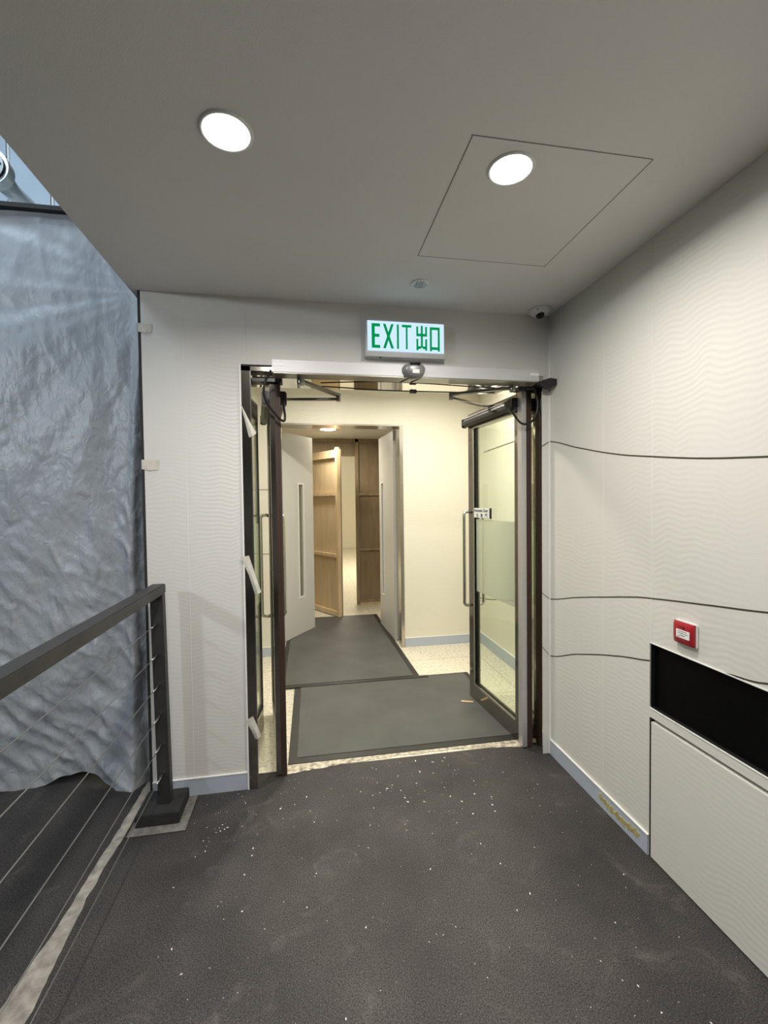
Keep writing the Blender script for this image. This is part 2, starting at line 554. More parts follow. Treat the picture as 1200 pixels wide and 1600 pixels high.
# ------------------------------------------------------------------ key dimensions
D, R, L, H = 2.378, 1.387, -0.787, 2.539       # front wall, right wall, left end of wall, ceiling
JL, JR, DH, DB = -0.273, 1.341, 2.165, 2.70     # door jambs, door head, back of the front wall
IW = 4.40                                      # lobby's far wall
ICZ = 2.76                                     # lobby ceiling

# ------------------------------------------------------------------ setting: floors
struct('floor', boxes((-6, R+0.2, -3, 2.50, -0.12, 0.0), (-6, L, 2.50, 4.4, -0.12, 0.0)), M_floor, 'dark grey speckled vinyl floor in front of the glass doors', 'floor')
struct('floor', boxes((L, 3.2, 2.50, IW, -0.12, -0.001)), M_terrazzo, 'cream terrazzo floor of the lobby behind the glass doors', 'floor')
struct('floor', boxes((-2, 3.2, IW, 18, -0.12, -0.001)), M_terrazzo, 'cream tiled floor of the corridor beyond the grey doors', 'floor')

def ribbon_floor(pts, z, jitter, seed, step=0.02):
    """pts: (s along, left x, right x) rows along y with ragged edges"""
    bm = BM()
    rows = []
    y0, y1 = pts[0][0], pts[-1][0]
    n = int((y1-y0)/step)
    for i in range(n+1):
        y = y0+(y1-y0)*i/n
        a = interp([(p[0], p[1]) for p in pts], y)+jitter*noise.noise(Vector((y*14, seed, 0)))+jitter*0.6*noise.noise(Vector((y*47, seed, 3)))
        b = interp([(p[0], p[2]) for p in pts], y)+jitter*noise.noise(Vector((y*14, seed+9, 0)))+jitter*0.6*noise.noise(Vector((y*47, seed+9, 3)))
        rows.append((bm.verts.new((a, y, z)), bm.verts.new((b, y, z)), bm.verts.new((a, y, 0.0)), bm.verts.new((b, y, 0.0))))
    for q, r in zip(rows, rows[1:]):
        bm.faces.new([q[0], q[1], r[1], r[0]])
        bm.faces.new([q[0], r[0], r[2], q[2]])
        bm.faces.new([q[1], q[3], r[3], r[1]])
    return bm
struct('trim_1', ribbon_floor([(0.6, -0.945, -0.812), (1.40, -0.930, -0.824), (1.63, -0.905, -0.836), (1.74, -0.893, -0.842), (1.93, -0.889, -0.846), (2.12, -0.878, -0.834), (2.42, -0.868, -0.812), (2.54, -0.866, -0.806)], 0.0012, 0.006, 1.0),
       M_concrete, 'pale worn concrete strip along the floor under the railing', 'floor strip')
# fine dark line along the floor
struct('trim_2', ribbon_floor([(0.8, -0.741, -0.738), (1.4, -0.7405, -0.7375), (2.08, -0.7405, -0.7380)], 0.0010, 0.0012, 4.0), M_dark,
       'thin dark line along the floor beside the railing', 'floor seam')
# pale threshold at the door line
def threshold():
    bm = BM()
    n = 90
    rows = []
    for i in range(n+1):
        x = -0.135+(1.30+0.135)*i/n
        wob = 0.016*noise.noise(Vector((x*9, 2, 0)))+0.010*noise.noise(Vector((x*40, 5, 0)))
        y0 = interp([(-0.135, 2.462), (0.0, 2.480), (0.3, 2.508), (0.6, 2.520), (0.95, 2.516), (1.1, 2.492), (1.30, 2.466)], x)+wob
        rows.append((bm.verts.new((x, y0, 0.0014)), bm.verts.new((x, 2.56, 0.0014)), bm.verts.new((x, y0, 0)), ))
    for q, r in zip(rows, rows[1:]):
        bm.faces.new([q[0], r[0], r[1], q[1]])
        bm.faces.new([q[2], r[2], r[0], q[0]])
    return bm
struct('trim_3', threshold(), M_paleedge, 'ragged pale threshold where the dark floor ends at the doormat', 'threshold')

# ------------------------------------------------------------------ setting: ceilings
struct('ceiling', bx(-0.832, R+0.2, -3, DB, H, H+0.25), M_ceil, 'plain grey white ceiling with two round downlights', 'ceiling')
struct('ceiling', bx(-2.0, 3.2, DB, IW+0.2, ICZ, ICZ+0.1), M_ceil2, 'ceiling of the lobby behind the glass doors', 'ceiling')
struct('ceiling', bx(-1.2, 1.3, IW+0.2, 6.36, 2.37, 2.5), M_ceil2, 'corridor ceiling with one round downlight', 'ceiling')
struct('ceiling', bx(-2.0, 3.2, 6.40, 18, 3.3, 3.4), M_ceil2, 'ceiling of the bright hall beyond the plywood hoarding', 'ceiling')
struct('ceiling', bx(-6, -0.832, -3, 4.4, 5.2, 5.3), M_hallwall, 'high hall ceiling above the plastic sheet', 'ceiling')

# ------------------------------------------------------------------ setting: walls
# front wall: left pier, head, right pier (one continuous wall)
struct('wall_front', boxes((L, JL-0.045, D, DB, 0, DH+0.03), (L, R, D, DB, DH+0.03, H), (JR, R, D, DB, 0, DH+0.03), (R, 2.0, D+0.1, DB, 0, ICZ)),
       M_wallF, 'off white rippled panel wall around the glass doors', 'wall')
struct('trim_4', bx(L-0.014, L, D+0.002, DB, 0, H), M_dark, 'dark edge closing the left end of the front wall', 'wall trim')
# right wall with niche and access door opening
NY0, NY1, NZ0, NZ1 = 0.15, 1.607, 0.629, 0.898
struct('wall_right', boxes((R, R+0.16, 1.611, D+0.1, 0, H), (R, R+0.16, -3, 1.611, NZ1, H), (R, R+0.16, NY0, 1.611, 0.588, NZ0), (R, R+0.16, -3, NY0, 0, NZ1),
                           (R+0.05, R+0.16, NY0, 1.611, 0, 0.588), (R+0.06, R+0.16, NY0, 1.611, NZ0, NZ1)),
       M_wallR, 'off white wavy textured panel wall on the right', 'wall')
# lobby walls
struct('wall_lobby_right', bx(1.77, 1.95, DB, IW, 0, ICZ), M_wallL, 'cream rippled side wall of the lobby, seen through the right glass door', 'wall')
struct('wall_lobby_left', bx(-1.3, -1.2, DB, IW, 0, ICZ), M_wallL, 'cream side wall of the lobby behind the left glass door', 'wall')
IDL, IDR, IDZ = -0.245, 0.957, 2.246
struct('wall_lobby_far', boxes((-1.3, IDL, IW, IW+0.2, 0, ICZ), (IDR, 1.95, IW, IW+0.2, 0, ICZ), (IDL, IDR, IW, IW+0.2, IDZ, ICZ)), M_wallL,
       'cream rippled far wall of the lobby around the grey doors', 'wall')
struct('wall_corridor_right', bx(1.16, 1.26, IW+0.2, 6.36, 0, 2.37), M_wallL, 'cream right wall of the corridor', 'wall')
struct('wall_corridor_left', bx(-0.9, -0.8, IW+0.2, 6.36, 0, 2.37), M_wallL, 'cream left wall of the corridor', 'wall')
struct('wall_far', bx(-2.0, 3.2, 14, 14.1, 0, 3.3), plain('far_wall', (0.72, 0.66, 0.52), 0.35), 'cream wall at the far end of the bright hall', 'wall')
struct('wall_far_left', bx(-2.1, -2.0, 6.40, 18, 0, 3.3), M_wallL, 'left wall of the far hall', 'wall')
struct('wall_far_right', bx(3.2, 3.3, 6.40, 18, 0, 3.3), M_wallL, 'right wall of the far hall', 'wall')
# hall on the left and behind
struct('wall_left', bx(-6.1, -6, -3, 4.4, 0, 5.2), M_hallwall, 'grey side wall of the hall', 'wall')
struct('wall_back', boxes((-6, R+0.2, -3.1, -3, 0, 5.2)), M_hallwall, 'grey wall behind the viewer', 'wall')
bwall = struct('wall_hall_far', bx(-6, -1.3, 4.3, 4.4, 0, 5.2), M_bluewall, 'pale blue panelled wall above the plastic sheet', 'wall')
for px in (-3.40, -3.08, -2.755, -2.43, -2.105, -1.78, -1.455):
    obj('panel_seam', boxes((px-0.004, px+0.004, 4.294, 4.30, 0, 5.2)), M_dark, bwall)
    obj('panel_bead', boxes((px+0.006, px+0.022, 4.288, 4.30, 0, 5.2)), M_white, bwall)

# skirtings
def skirting(name, bms, beads, label):
    o = struct(name, bms, M_skirt, label, 'skirting board')
    tag(obj('bead', beads, M_bead, o), 'white top bead')
    return o
skirting('baseboard_front', bx(L, JL-0.047, D-0.006, D, 0, 0.086), bx(L, JL-0.047, D-0.008, D, 0.086, 0.091), 'blue grey skirting along the foot of the front wall')
skirting('baseboard_right', bx(R-0.006, R, 1.613, D-0.012, 0, 0.083), bx(R-0.009, R, 1.611, D-0.003, 0.083, 0.089), 'blue grey skirting along the foot of the right wall with a yellow smear')
skirting('baseboard_lobby', bx(IDR+0.01, 1.77, IW-0.008, IW, 0, 0.088), bx(IDR+0.01, 1.77, IW-0.009, IW, 0.088, 0.091), 'blue grey skirting on the lobby far wall')
skirting('baseboard_lobby_right', bx(1.762, 1.77, DB, IW-0.009, 0, 0.11), bx(1.761, 1.77, DB, IW-0.009, 0.11, 0.113), 'blue grey skirting seen through the right glass door')
skirting('baseboard_lobby_left', bx(-1.2, IDL-0.01, IW-0.008, IW, 0, 0.088), bx(-1.2, IDL-0.01, IW-0.009, IW, 0.088, 0.091), 'blue grey skirting left of the grey doors')

# corner bead and panel seams
struct('trim_5', bx(R-0.006, R, D-0.006, D, 0, H-0.02), M_bead, 'thin white corner bead between front and right wall', 'corner trim')
struct('trim_6', bx(R-0.0012, R, 1.6005, 1.6035, 0.9, H-0.01), M_seam, 'faint vertical panel joint above the black niche', 'panel joint')
struct('trim_7', bx(R-0.0008, R, 1.903, 1.905, 0.09, 2.3), M_seam, 'faint vertical panel joint midway to the room corner', 'panel joint')
struct('trim_8', bx(-0.592, -0.589, D-0.0012, D, 0.09, H-0.02), M_seam, 'faint vertical panel joint left of the doorway', 'panel joint')
struct('trim_9', bx(-0.291, -0.289, D-0.0006, D, DH+0.04, H-0.02), M_seamdark, 'faint vertical joint above the left door jamb', 'panel joint')
struct('trim_10', bx(0.299, 0.301, D-0.0006, D, DH+0.04, H-0.02), M_seamdark, 'faint vertical joint left of the exit sign', 'panel joint')
struct('trim_11', bx(1.02, 1.022, IW-0.0008, IW, 0.1, ICZ), M_seam, 'faint vertical joint in the lobby far wall', 'panel joint')

# curved dark inlay lines of the wall panels
def inlay_right(pts, y0, y1, wd=0.0055):
    bm = BM()
    n = 60
    rows = []
    for i in range(n+1):
        y = y0+(y1-y0)*i/n
        z = interp(pts, y)
        rows.append([bm.verts.new((R-0.0012, y, z-wd/2)), bm.verts.new((R-0.0012, y, z+wd/2)), bm.verts.new((R, y, z+wd/2)), bm.verts.new((R, y, z-wd/2))])
    for q, r in zip(rows, rows[1:]):
        for a in range(4):
            bm.faces.new([q[a], q[(a+1)%4], r[(a+1)%4], r[a]])
    bm.faces.new(rows[0]); bm.faces.new(rows[-1][::-1])
    return bm
C1 = [(0.4, 1.60), (1.141, 1.617), (1.363, 1.633), (1.6, 1.662), (1.829, 1.697), (2.123, 1.761), (2.378, 1.824)]
C2 = [(0.4, 1.19), (1.135, 1.141), (1.358, 1.113), (1.667, 1.074), (1.871, 1.030), (2.12, 0.975), (2.378, 0.912)]
C3 = [(0.4, 1.03), (1.133, 0.922), (1.287, 0.894), (1.608, 0.823), (1.826, 0.767), (2.123, 0.674), (2.378, 0.578)]
struct('trim_12', inlay_right(C1, 0.3, D-0.006, 0.006), M_groove, 'upper long curved dark line in the right wall', 'wall inlay')
struct('trim_13', inlay_right(C2, 0.3, D-0.006), M_groove, 'middle curved dark line in the right wall just above the call point', 'wall inlay')
struct('trim_14', inlay_right(C3, 1.611, D-0.006), M_groove, 'lower curved dark line running from the corner to the black niche', 'wall inlay')
struct('trim_15', inlay_right(C3, 0.3, 1.272), M_groove, 'lower curved dark line above the right part of the black niche', 'wall inlay')
def inlay_front(pa, pb, wd=0.005):
    return prism(BM(), [(pa[0], pa[1]-wd/2), (pb[0], pb[1]-wd/2), (pb[0], pb[1]+wd/2), (pa[0], pa[1]+wd/2)], 1, D-0.0012, D)
struct('trim_16', inlay_front((JR, 1.797), (R-0.007, 1.822)), M_groove, 'short dark line on the narrow pier level with the upper line', 'wall inlay')
struct('trim_17', inlay_front((JR, 0.945), (R-0.007, 0.914)), M_groove, 'short dark line on the narrow pier level with the middle line', 'wall inlay')
struct('trim_18', inlay_front((JR, 0.630), (R-0.007, 0.582)), M_groove, 'short dark line on the narrow pier level with the lower line', 'wall inlay')
def inlay_lobby(pts, y0, y1):
    bm = BM(); n = 24; rows = []
    for i in range(n+1):
        y = y0+(y1-y0)*i/n
        z = interp(pts, y)
        rows.append([bm.verts.new((1.7688, y, z-0.004)), bm.verts.new((1.7688, y, z+0.004)), bm.verts.new((1.77, y, z+0.004)), bm.verts.new((1.77, y, z-0.004))])
    for q, r in zip(rows, rows[1:]):
        for a in range(4): bm.faces.new([q[a], q[(a+1)%4], r[(a+1)%4], r[a]])
    return bm
struct('trim_19', inlay_lobby([(2.7, 2.0), (3.6, 1.988), (3.9, 1.979), (4.3, 1.966)], 2.86, 4.27), M_groove, 'thin dark line on the lobby side wall seen through the right glass door', 'wall inlay')
struct('trim_20', inlay_lobby([(3.3, 0.66), (3.95, 0.545), (4.3, 0.478)], 3.3, 4.39), M_groove, 'low dark line on the lobby side wall behind the door pull', 'wall inlay')
struct('trim_21', bx(-1.2, IDL-0.012, IW-0.001, IW, 1.607, 1.613), M_groove, 'dark line on the lobby wall left of the grey doors', 'wall inlay')
struct('trim_22', bx(-1.2, IDL-0.012, IW-0.001, IW, 0.989, 0.995), M_groove, 'lower dark line on the lobby wall left of the grey doors', 'wall inlay')

# ------------------------------------------------------------------ black niche and access door in the right wall
n = thing('recessed_niche', (R+0.02, (NY0+NY1)/2, NZ0), 'long black recessed niche in the right wall under the red call point', 'niche')
obj('back_panel', bx(R+0.018, R+0.028, NY0, NY1-0.003, NZ0+0.003, NZ1), M_niche, n)
obj('sill', bx(R+0.002, R+0.028, NY0, NY1-0.003, NZ0+0.0005, NZ0+0.003), M_nichefloor, n)
obj('side_panel', bx(R+0.001, R+0.028, NY1-0.003, NY1-0.001, NZ0+0.003, NZ1), M_nichefloor, n)
tag(obj('edge_trim', boxes((R-0.003, R+0.002, NY0, NY1, NZ1-0.001, NZ1+0.003), (R-0.002, R+0.002, NY0, NY1, NZ0-0.004, NZ0-0.001)), M_bead, n), 'thin bright edge strip')
a = thing('access_door', (R+0.01, (NY0+1.597)/2, 0.006), 'flush white access door below the black niche in the right wall', 'door')
obj('door_panel', bx(R-0.004, R+0.03, NY0, 1.597, 0.006, 0.573), M_wallR, a)
obj('backing_frame', boxes((R+0.031, R+0.048, NY0, 1.610, 0.001, 0.587),), M_dark, a)
obj('edge_strip', boxes((R-0.001, R+0.02, 1.6045, 1.6085, 0.004, 0.587)), M_groove, a)

# ------------------------------------------------------------------ red call point
cp = thing('fire_call_point', (R-0.02, 1.438, 0.947), 'small square red fire call point on the right wall above the black niche', 'call point')
obj('back_box', bx(R-0.012, R, 1.377, 1.472, 0.948, 1.034), M_white, cp, bevel=0.003)
def bulge(y0, y1, z0, z1, xb, xf, n=10):
    """front that bows outward towards the middle"""
    bm = BM(); g = []
    for i in range(n+1):
        row = []
        for j in range(n+1):
            u, v = i/n*2-1, j/n*2-1
            x = xb-(xb-xf)*(1-0.45*u*u*u*u)*(1-0.45*v*v*v*v)
            row.append(bm.verts.new((x, y0+(y1-y0)*i/n, z0+(z1-z0)*j/n)))
        g.append(row)
    back = [[bm.verts.new((xb, y0+(y1-y0)*i/n, z0+(z1-z0)*j/n)) for j in (0, n)] for i in (0, n)]
    for i in range(n):
        for j in range(n):
            bm.faces.new([g[i][j], g[i+1][j], g[i+1][j+1], g[i][j+1]])
    bm.faces.new([g[i][0] for i in range(n+1)]+[back[1][0], back[0][0]])
    bm.faces.new([g[i][n] for i in range(n+1)]+[back[1][1], back[0][1]])
    bm.faces.new([g[0][j] for j in range(n+1)]+[back[0][1], back[0][0]])
    bm.faces.new([g[n][j] for j in range(n+1)]+[back[1][1], back[1][0]])
    return bm
obj('cover', bulge(1.379, 1.470, 0.951, 1.032, R-0.012, R-0.028), M_red, cp, smooth=False)
lab = obj('label_plate', bx(R-0.0305, R-0.027, 1.389, 1.448, 0.975, 1.005), M_white, cp, bevel=0.001)
tag(lab, 'white label with small black marks')
marks = BM()
ln = [(1.436, 1.400, 1.0005), (1.438, 1.426, 0.9935), (1.412, 1.396, 0.9925), (1.430, 1.408, 0.9850), (1.440, 1.432, 0.9810)]
for ya, yb, z in ln:
    y = ya
    while y > yb:
        wdt = random.uniform(0.0014, 0.003)
        box(marks, R-0.0311, R-0.0304, y-wdt, y, z-0.0009, z+0.0009)
        y -= wdt+0.0008
lathe(marks, [(0, 0), (0.0022, 0.0001), (0.0022, 0.0030), (0, 0.0031)], (R-0.0308, 1.419, 0.9915), 12)
obj('print', marks, M_black, lab)
obj('flame_mark', boxes((R-0.0290, R-0.0270, 1.418, 1.434, 1.015, 1.019), (R-0.0290, R-0.0270, 1.414, 1.419, 1.008, 1.019)), plain('deep_red', (0.10, 0.0, 0.004), 0.4), cp)

# yellow glue smear on the right skirting
ym = BM()
for k in range(26):
    t = k/25
    y = 1.925-0.255*t
    zc = 0.050-0.012*math.sin(t*3)+0.004*math.sin(k*2.3)
    hh = 0.012+0.006*math.sin(k*1.7)
    box(ym, R-0.0078, R-0.0058, y-0.0125, y, zc-hh, zc+hh*0.9)
tag(obj('glue_smear', ym, M_yellow), 'yellow smear of dried glue on the blue grey skirting at right', 'smear')

# ------------------------------------------------------------------ steel door surround
fr = thing('trim_23', (0.53, D, 0), 'polished steel surround lining the glass door opening', 'door frame', kind='structure')
obj('left_casing', boxes((JL-0.045, JL, D-0.010, D+0.02, 0.001, DH+0.03)), M_steel, fr)
obj('left_edge', boxes((JL-0.052, JL-0.045, D-0.014, D+0.002, 0.001, DH+0.032)), M_bead, fr)
obj('left_reveal', bx(JL-0.003, JL, D+0.02, DB, 0.001, DH), M_mirror, fr)
obj('left_arris', bx(JL-0.002, JL+0.003, D-0.011, D-0.004, 0.001, DH), M_chrome, fr)
obj('head_lining', bx(JL, JR, D+0.012, DB, DH, DH+0.003), M_mirror, fr)
obj('head_casing', bx(JL-0.045, JR, D-0.010, D+0.012, DH, DH+0.030), M_steel, fr)
obj('right_reveal', bx(JR-0.003, JR, D+0.001, DB, 0.001, DH), M_mirror, fr)
obj('head_shadow_gap', bx(JL-0.045, 1.30, D-0.012, D-0.010, DH+0.022, DH+0.031), M_dark, fr)

# ------------------------------------------------------------------ glass door leaves
def leaf_matrix(p, q):
    """local X runs from pivot p to free end q, local Y is the leaf's thickness"""
    a = math.atan2(q[1]-p[1], q[0]-p[0])
    return Matrix.Translation(Vector((p[0], p[1], 0))) @ Matrix.Rotation(a, 4, 'Z'), math.hypot(q[0]-p[0], q[1]-p[1])

def strokes(bm, M, segs, depth0, depth1, face, u0, z0, su, sz, wd):
    """segs in glyph units (0..1); drawn on the plane local Y=face, running in -X or +X"""
    for (a0, b0, a1, b1) in segs:
        x0, x1 = u0+su*a0, u0+su*a1
        zz0, zz1 = z0+sz*b0, z0+sz*b1
        if x0 > x1: x0, x1 = x1, x0
        if zz0 > zz1: zz0, zz1 = zz1, zz0
        box(bm, x0-wd/2, x1+wd/2, depth0, depth1, zz0-wd/2, zz1+wd/2, M)

def glass_leaf(p, q, name, label, inner, sign):
    """inner: +1 or -1, the local Y side that faces the other leaf"""
    M, W = leaf_matrix(p, q)
    root = thing(name, (p[0], p[1], 0), label, 'glass door', 'automatic glass door leaves', 'structure')
    T = 0.022   # half thickness
    HT = 2.127
    st = 0.075
    glt, glb = 2.01, 0.115
    obj('lead_stile', bx(W-st, W, -T, T, 0.008, HT, M), M_steel, root)
    obj('hinge_stile', bx(0.03, 0.03+st*0.75, -T, T, 0.008, HT, M), M_steel, root)
    obj('top_rail', bx(0.03+st*0.75, W-st, -T, T, glt, HT, M), M_steel, root)
    obj('bottom_rail', bx(0.03+st*0.75, W-st, -T, T, 0.008, glb, M), M_steel, root)
    bd = BM()
    s1 = 0.03+st*0.75
    for sd in (-1, 1):
        y0, y1 = (T-0.006, T+0.003) if sd > 0 else (-T-0.003, -T+0.006)
        box(bd, s1, W-st, y0, y1, glb, glb+0.012, M)
        box(bd, W-st-0.010, W-st, y0, y1, glb+0.012, glt, M)
    obj('glazing_bead', bd, M_aludark, root)
    gk = BM()
    box(gk, s1, W-st-0.010, -0.007, 0.007, glb+0.012, glb+0.018, M)
    box(gk, W-st-0.018, W-st-0.010, -0.008, 0.008, glb+0.012, glt, M)
    obj('gasket', gk, M_black, root)
    g = tag(obj('glass_pane', bx(s1, W-st-0.018, -0.004, 0.004, glb+0.018, glt, M), M_glass, root), 'clear pale green glass pane')
    tag(obj('frosted_band', bx(s1, W-st-0.018, inner*0.0045 if inner > 0 else -0.0056, 0.0056 if inner > 0 else -0.0045, 0.82, 1.352, M), M_frost, g), 'frosted film band')
    # pivot edge post: steel half and dark brown brush half
    ib = 1 if inner > 0 else -1
    po = BM()
    lo, hi = (0.002, 0.034) if sign else (0.001, 0.027)
    box(po, -0.012, 0.03, lo, hi, 0.008, HT, M)
    tag(obj('edge_cap', po, M_film if sign else M_steel, root), 'pale filmed steel edge cap')
    br = BM()
    lo, hi = (-0.034, 0.002) if sign else (-0.030, 0.001)
    box(br, -0.010, 0.03, lo, hi, 0.004, HT, M)
    for k in (0.25, 0.6):
        box(br, -0.014, -0.010, lo+(hi-lo)*k-0.004, lo+(hi-lo)*k+0.004, 0.004, HT, M)
    tag(obj('brush_seal', br, M_brown, root), 'dark brown vertical brush strip')
    # sensor bars on both faces
    for sd in (-1, 1):
        y0 = sd*(T+0.001); y1 = sd*(T+0.042)
        prof = [(0, 2.035), (0.6, 2.030), (1, 2.048), (1, 2.070), (0.7, 2.090), (0, 2.092)]
        sb = BM()
        def ring(x):
            return [sb.verts.new(M @ Vector((x, y0+(y1-y0)*u, z))) for u, z in prof]
        ra, rb = ring(0.10), ring(W+0.012)
        k = len(prof)
        for i in range(k):
            sb.faces.new([ra[i], ra[(i+1)%k], rb[(i+1)%k], rb[i]])
        sb.faces.new(ra); sb.faces.new(rb[::-1])
        bar = obj('sensor_bar', sb, M_blackmetal, root)
        tb = BM(); lo, hi = sorted((y0, y0+(y1-y0)*0.75))
        box(tb, 0.10, W+0.010, lo, hi, 2.0925, 2.099, M)
        obj('cover_strip', tb, M_alu, bar)
        ec = BM(); lo, hi = sorted((y0, y1+sd*0.002))
        box(ec, 0.03, 0.10, lo, hi, 2.022, 2.098, M)
        box(ec, W+0.012, W+0.024, lo, hi, 2.028, 2.096, M)
        obj('end_cap', ec, M_black, bar, bevel=0.006)
    # pull handles, one each face
    xh = W-st*0.5+0.0
    for sd in (-1, 1):
        yh = sd*(T+0.056)
        pts = [(xh, sd*T, 1.40), (xh, sd*(T+0.02), 1.405), (xh, yh-sd*0.010, 1.402), (xh, yh, 1.385), (xh, yh, 1.36), (xh, yh, 0.75), (xh, yh, 0.725),
               (xh, yh-sd*0.010, 0.708), (xh, sd*(T+0.02), 0.705), (xh, sd*T, 0.71)]
        pts = [M @ Vector(c) for c in pts]
        tag(obj('pull_handle', tube(BM(), pts, 0.0115, 14), M_chrome, root, smooth=True), 'chrome tubular pull handle')
    if sign:
        yf = inner*(T+0.0045)
        x1s, x0s = W-st+0.004, W-st-0.245
        y0, y1 = sorted((inner*0.006, inner*(T+0.004)))
        pl = obj('door_sign', bx(x0s, x1s, min(inner*0.014, inner*0.020), max(inner*0.014, inner*0.020), 1.362, 1.432, M), M_white, root, bevel=0.002)
        tag(pl, 'small white sign lettered Automatic Door')
        obj('sign_edge', bx(x0s-0.022, x0s-0.002, min(inner*0.013, inner*0.021), max(inner*0.013, inner*0.021), 1.360, 1.434, M), M_black, pl, bevel=0.002)
        # text seen from the inner side: local +X runs away from the viewer, so text runs from far end towards the pivot
        cu = bpy.data.curves.new('t', 'FONT')
        cu.body = 'Automatic Door'; cu.size = 0.031; cu.align_x = 'CENTER'; cu.extrude = 0.0003; cu.offset = 0.0004
        to = bpy.data.objects.new('t', cu)
        C.objects.link(to)
        bpy.context.view_layer.update()
        dg = bpy.context.evaluated_depsgraph_get()
        me = bpy.data.meshes.new_from_object(to.evaluated_get(dg))
        tb = BM(); tb.from_mesh(me)
        bpy.data.objects.remove(to)
        cx = (x0s+x1s)/2
        # columns: text x -> local -X, text y -> Z
        T4 = Matrix(((-1, 0, 0, cx), (0, 0, inner, inner*0.0206), (0, 1, 0, 1.405), (0, 0, 0, 1)))
        bmesh.ops.transform(tb, matrix=M @ T4, verts=tb.verts)
        obj('lettering', tb, M_black, pl)
        zi = [(0.5, 0.92, 0.5, 1.0), (0.15, 0.82, 0.85, 0.82), (0.15, 0.02, 0.15, 0.82), (0.85, 0.02, 0.85, 0.82), (0.15, 0.55, 0.85, 0.55), (0.15, 0.28, 0.85, 0.28), (0.15, 0.02, 0.85, 0.02)]
        dong = [(0.02, 0.9, 0.55, 0.9), (0.05, 0.72, 0.52, 0.72), (0.1, 0.4, 0.48, 0.4), (0.1, 0.4, 0.1, 0.72), (0.48, 0.4, 0.48, 0.72), (0.28, 0.0, 0.28, 1.0), (0.08, 0.22, 0.5, 0.22), (0.0, 0.02, 0.55, 0.02),
                (0.6, 0.75, 0.98, 0.75), (0.74, 0.35, 0.74, 1.0), (0.98, 0.05, 0.98, 0.75), (0.86, 0.02, 0.98, 0.02), (0.64, 0.02, 0.68, 0.35)]
        men = [(0.02, 0.0, 0.02, 1.0), (0.98, 0.0, 0.98, 1.0), (0.02, 1.0, 0.38, 1.0), (0.62, 1.0, 0.98, 1.0), (0.02, 0.78, 0.38, 0.78), (0.62, 0.78, 0.98, 0.78), (0.02, 0.56, 0.38, 0.56), (0.62, 0.56, 0.98, 0.56),
               (0.38, 0.56, 0.38, 1.0), (0.62, 0.56, 0.62, 1.0), (0.86, 0.0, 0.98, 0.0)]
        ch = BM()
        for k, g3 in enumerate((zi, dong, men)):
            u0 = x1s-0.055-k*0.066
            y0, y1 = sorted((inner*0.0200, inner*0.0209))
            strokes(ch, M, g3, y0, y1, 0, u0, 1.369, -0.030, 0.024, 0.0024)
        obj('characters', ch, M_black, pl)
    return root

glass_leaf((1.282, 2.465), (1.222, 3.195), 'door_2', 'right glass door leaf standing open with a small white Automatic Door sign', +1, True)
glass_leaf((-0.160, 2.465), (-0.240, 3.19), 'door_1', 'left glass door leaf standing open, seen almost edge on beside the left jamb', -1, False)

# ------------------------------------------------------------------ door operator above the opening
op = thing('door_operator', (0.53, 2.30, 2.135), 'long silver automatic door operator box over the glass doors under the exit sign', 'door operator')
OY = 2.266
obj('cover', bx(-0.157, 1.260, OY, D-0.011, 2.135, 2.196), M_alu, op, bevel=0.0015)
obj('base_plate', bx(-0.150, 1.252, OY+0.004, D-0.011, 2.131, 2.1345), M_aludark, op)
for x0, x1 in ((-0.156, -0.100), (1.206, 1.258)):
    tag(obj('end_label', bx(x0, x1, OY-0.0012, OY, 2.166, 2.178), M_white, op), 'small white label')
for xs in (0.535, 0.592):
    obj('fixing_strap', prism(BM(), [(xs, OY+0.006), (xs+0.004, OY+0.006), (xs-0.026, D-0.02), (xs-0.030, D-0.02)], 2, 2.128, 2.131), M_dark, op)
def bar(bm, a, b, wd, ht):
    a, b = Vector(a), Vector(b)
    d = (b-a); ln = d.length; d.normalize()
    s = d.cross(Vector((0, 0, 1))).normalized()
    u = s.cross(d)
    M = Matrix((d, s, u)).transposed().to_4x4(); M.translation = a
    return box(bm, 0, ln, -wd/2, wd/2, -ht/2, ht/2, M)
def swing_arm(piv, elb, att):
    mn = obj('main_arm', bar(BM(), piv, elb, 0.032, 0.013), M_arm, op)
    obj('pivot_boss', lathe(BM(), [(0, -0.022), (0.015, -0.022), (0.019, -0.012), (0.019, 0.014), (0, 0.014)], piv, 20), M_aludark, mn, smooth=False)
    e2 = (elb[0], elb[1], elb[2]-0.022)
    fa = obj('fore_arm', bar(BM(), e2, att, 0.024, 0.013), M_arm, op)
    obj('elbow_joint', lathe(BM(), [(0, -0.034), (0.013, -0.034), (0.013, 0.010), (0, 0.010)], elb, 16), M_arm, mn)
    obj('shoe', bx(att[0]-0.015, att[0]+0.015, att[1]-0.018, att[1]+0.018, att[2]-0.014, att[2]+0.012), M_black, fa, bevel=0.003)
swing_arm((1.146, 2.352, 2.117), (0.832, 2.482, 2.103), (1.222, 2.84, 2.112))
swing_arm((-0.020, 2.352, 2.117), (0.190, 2.585, 2.103), (-0.165, 2.70, 2.095))

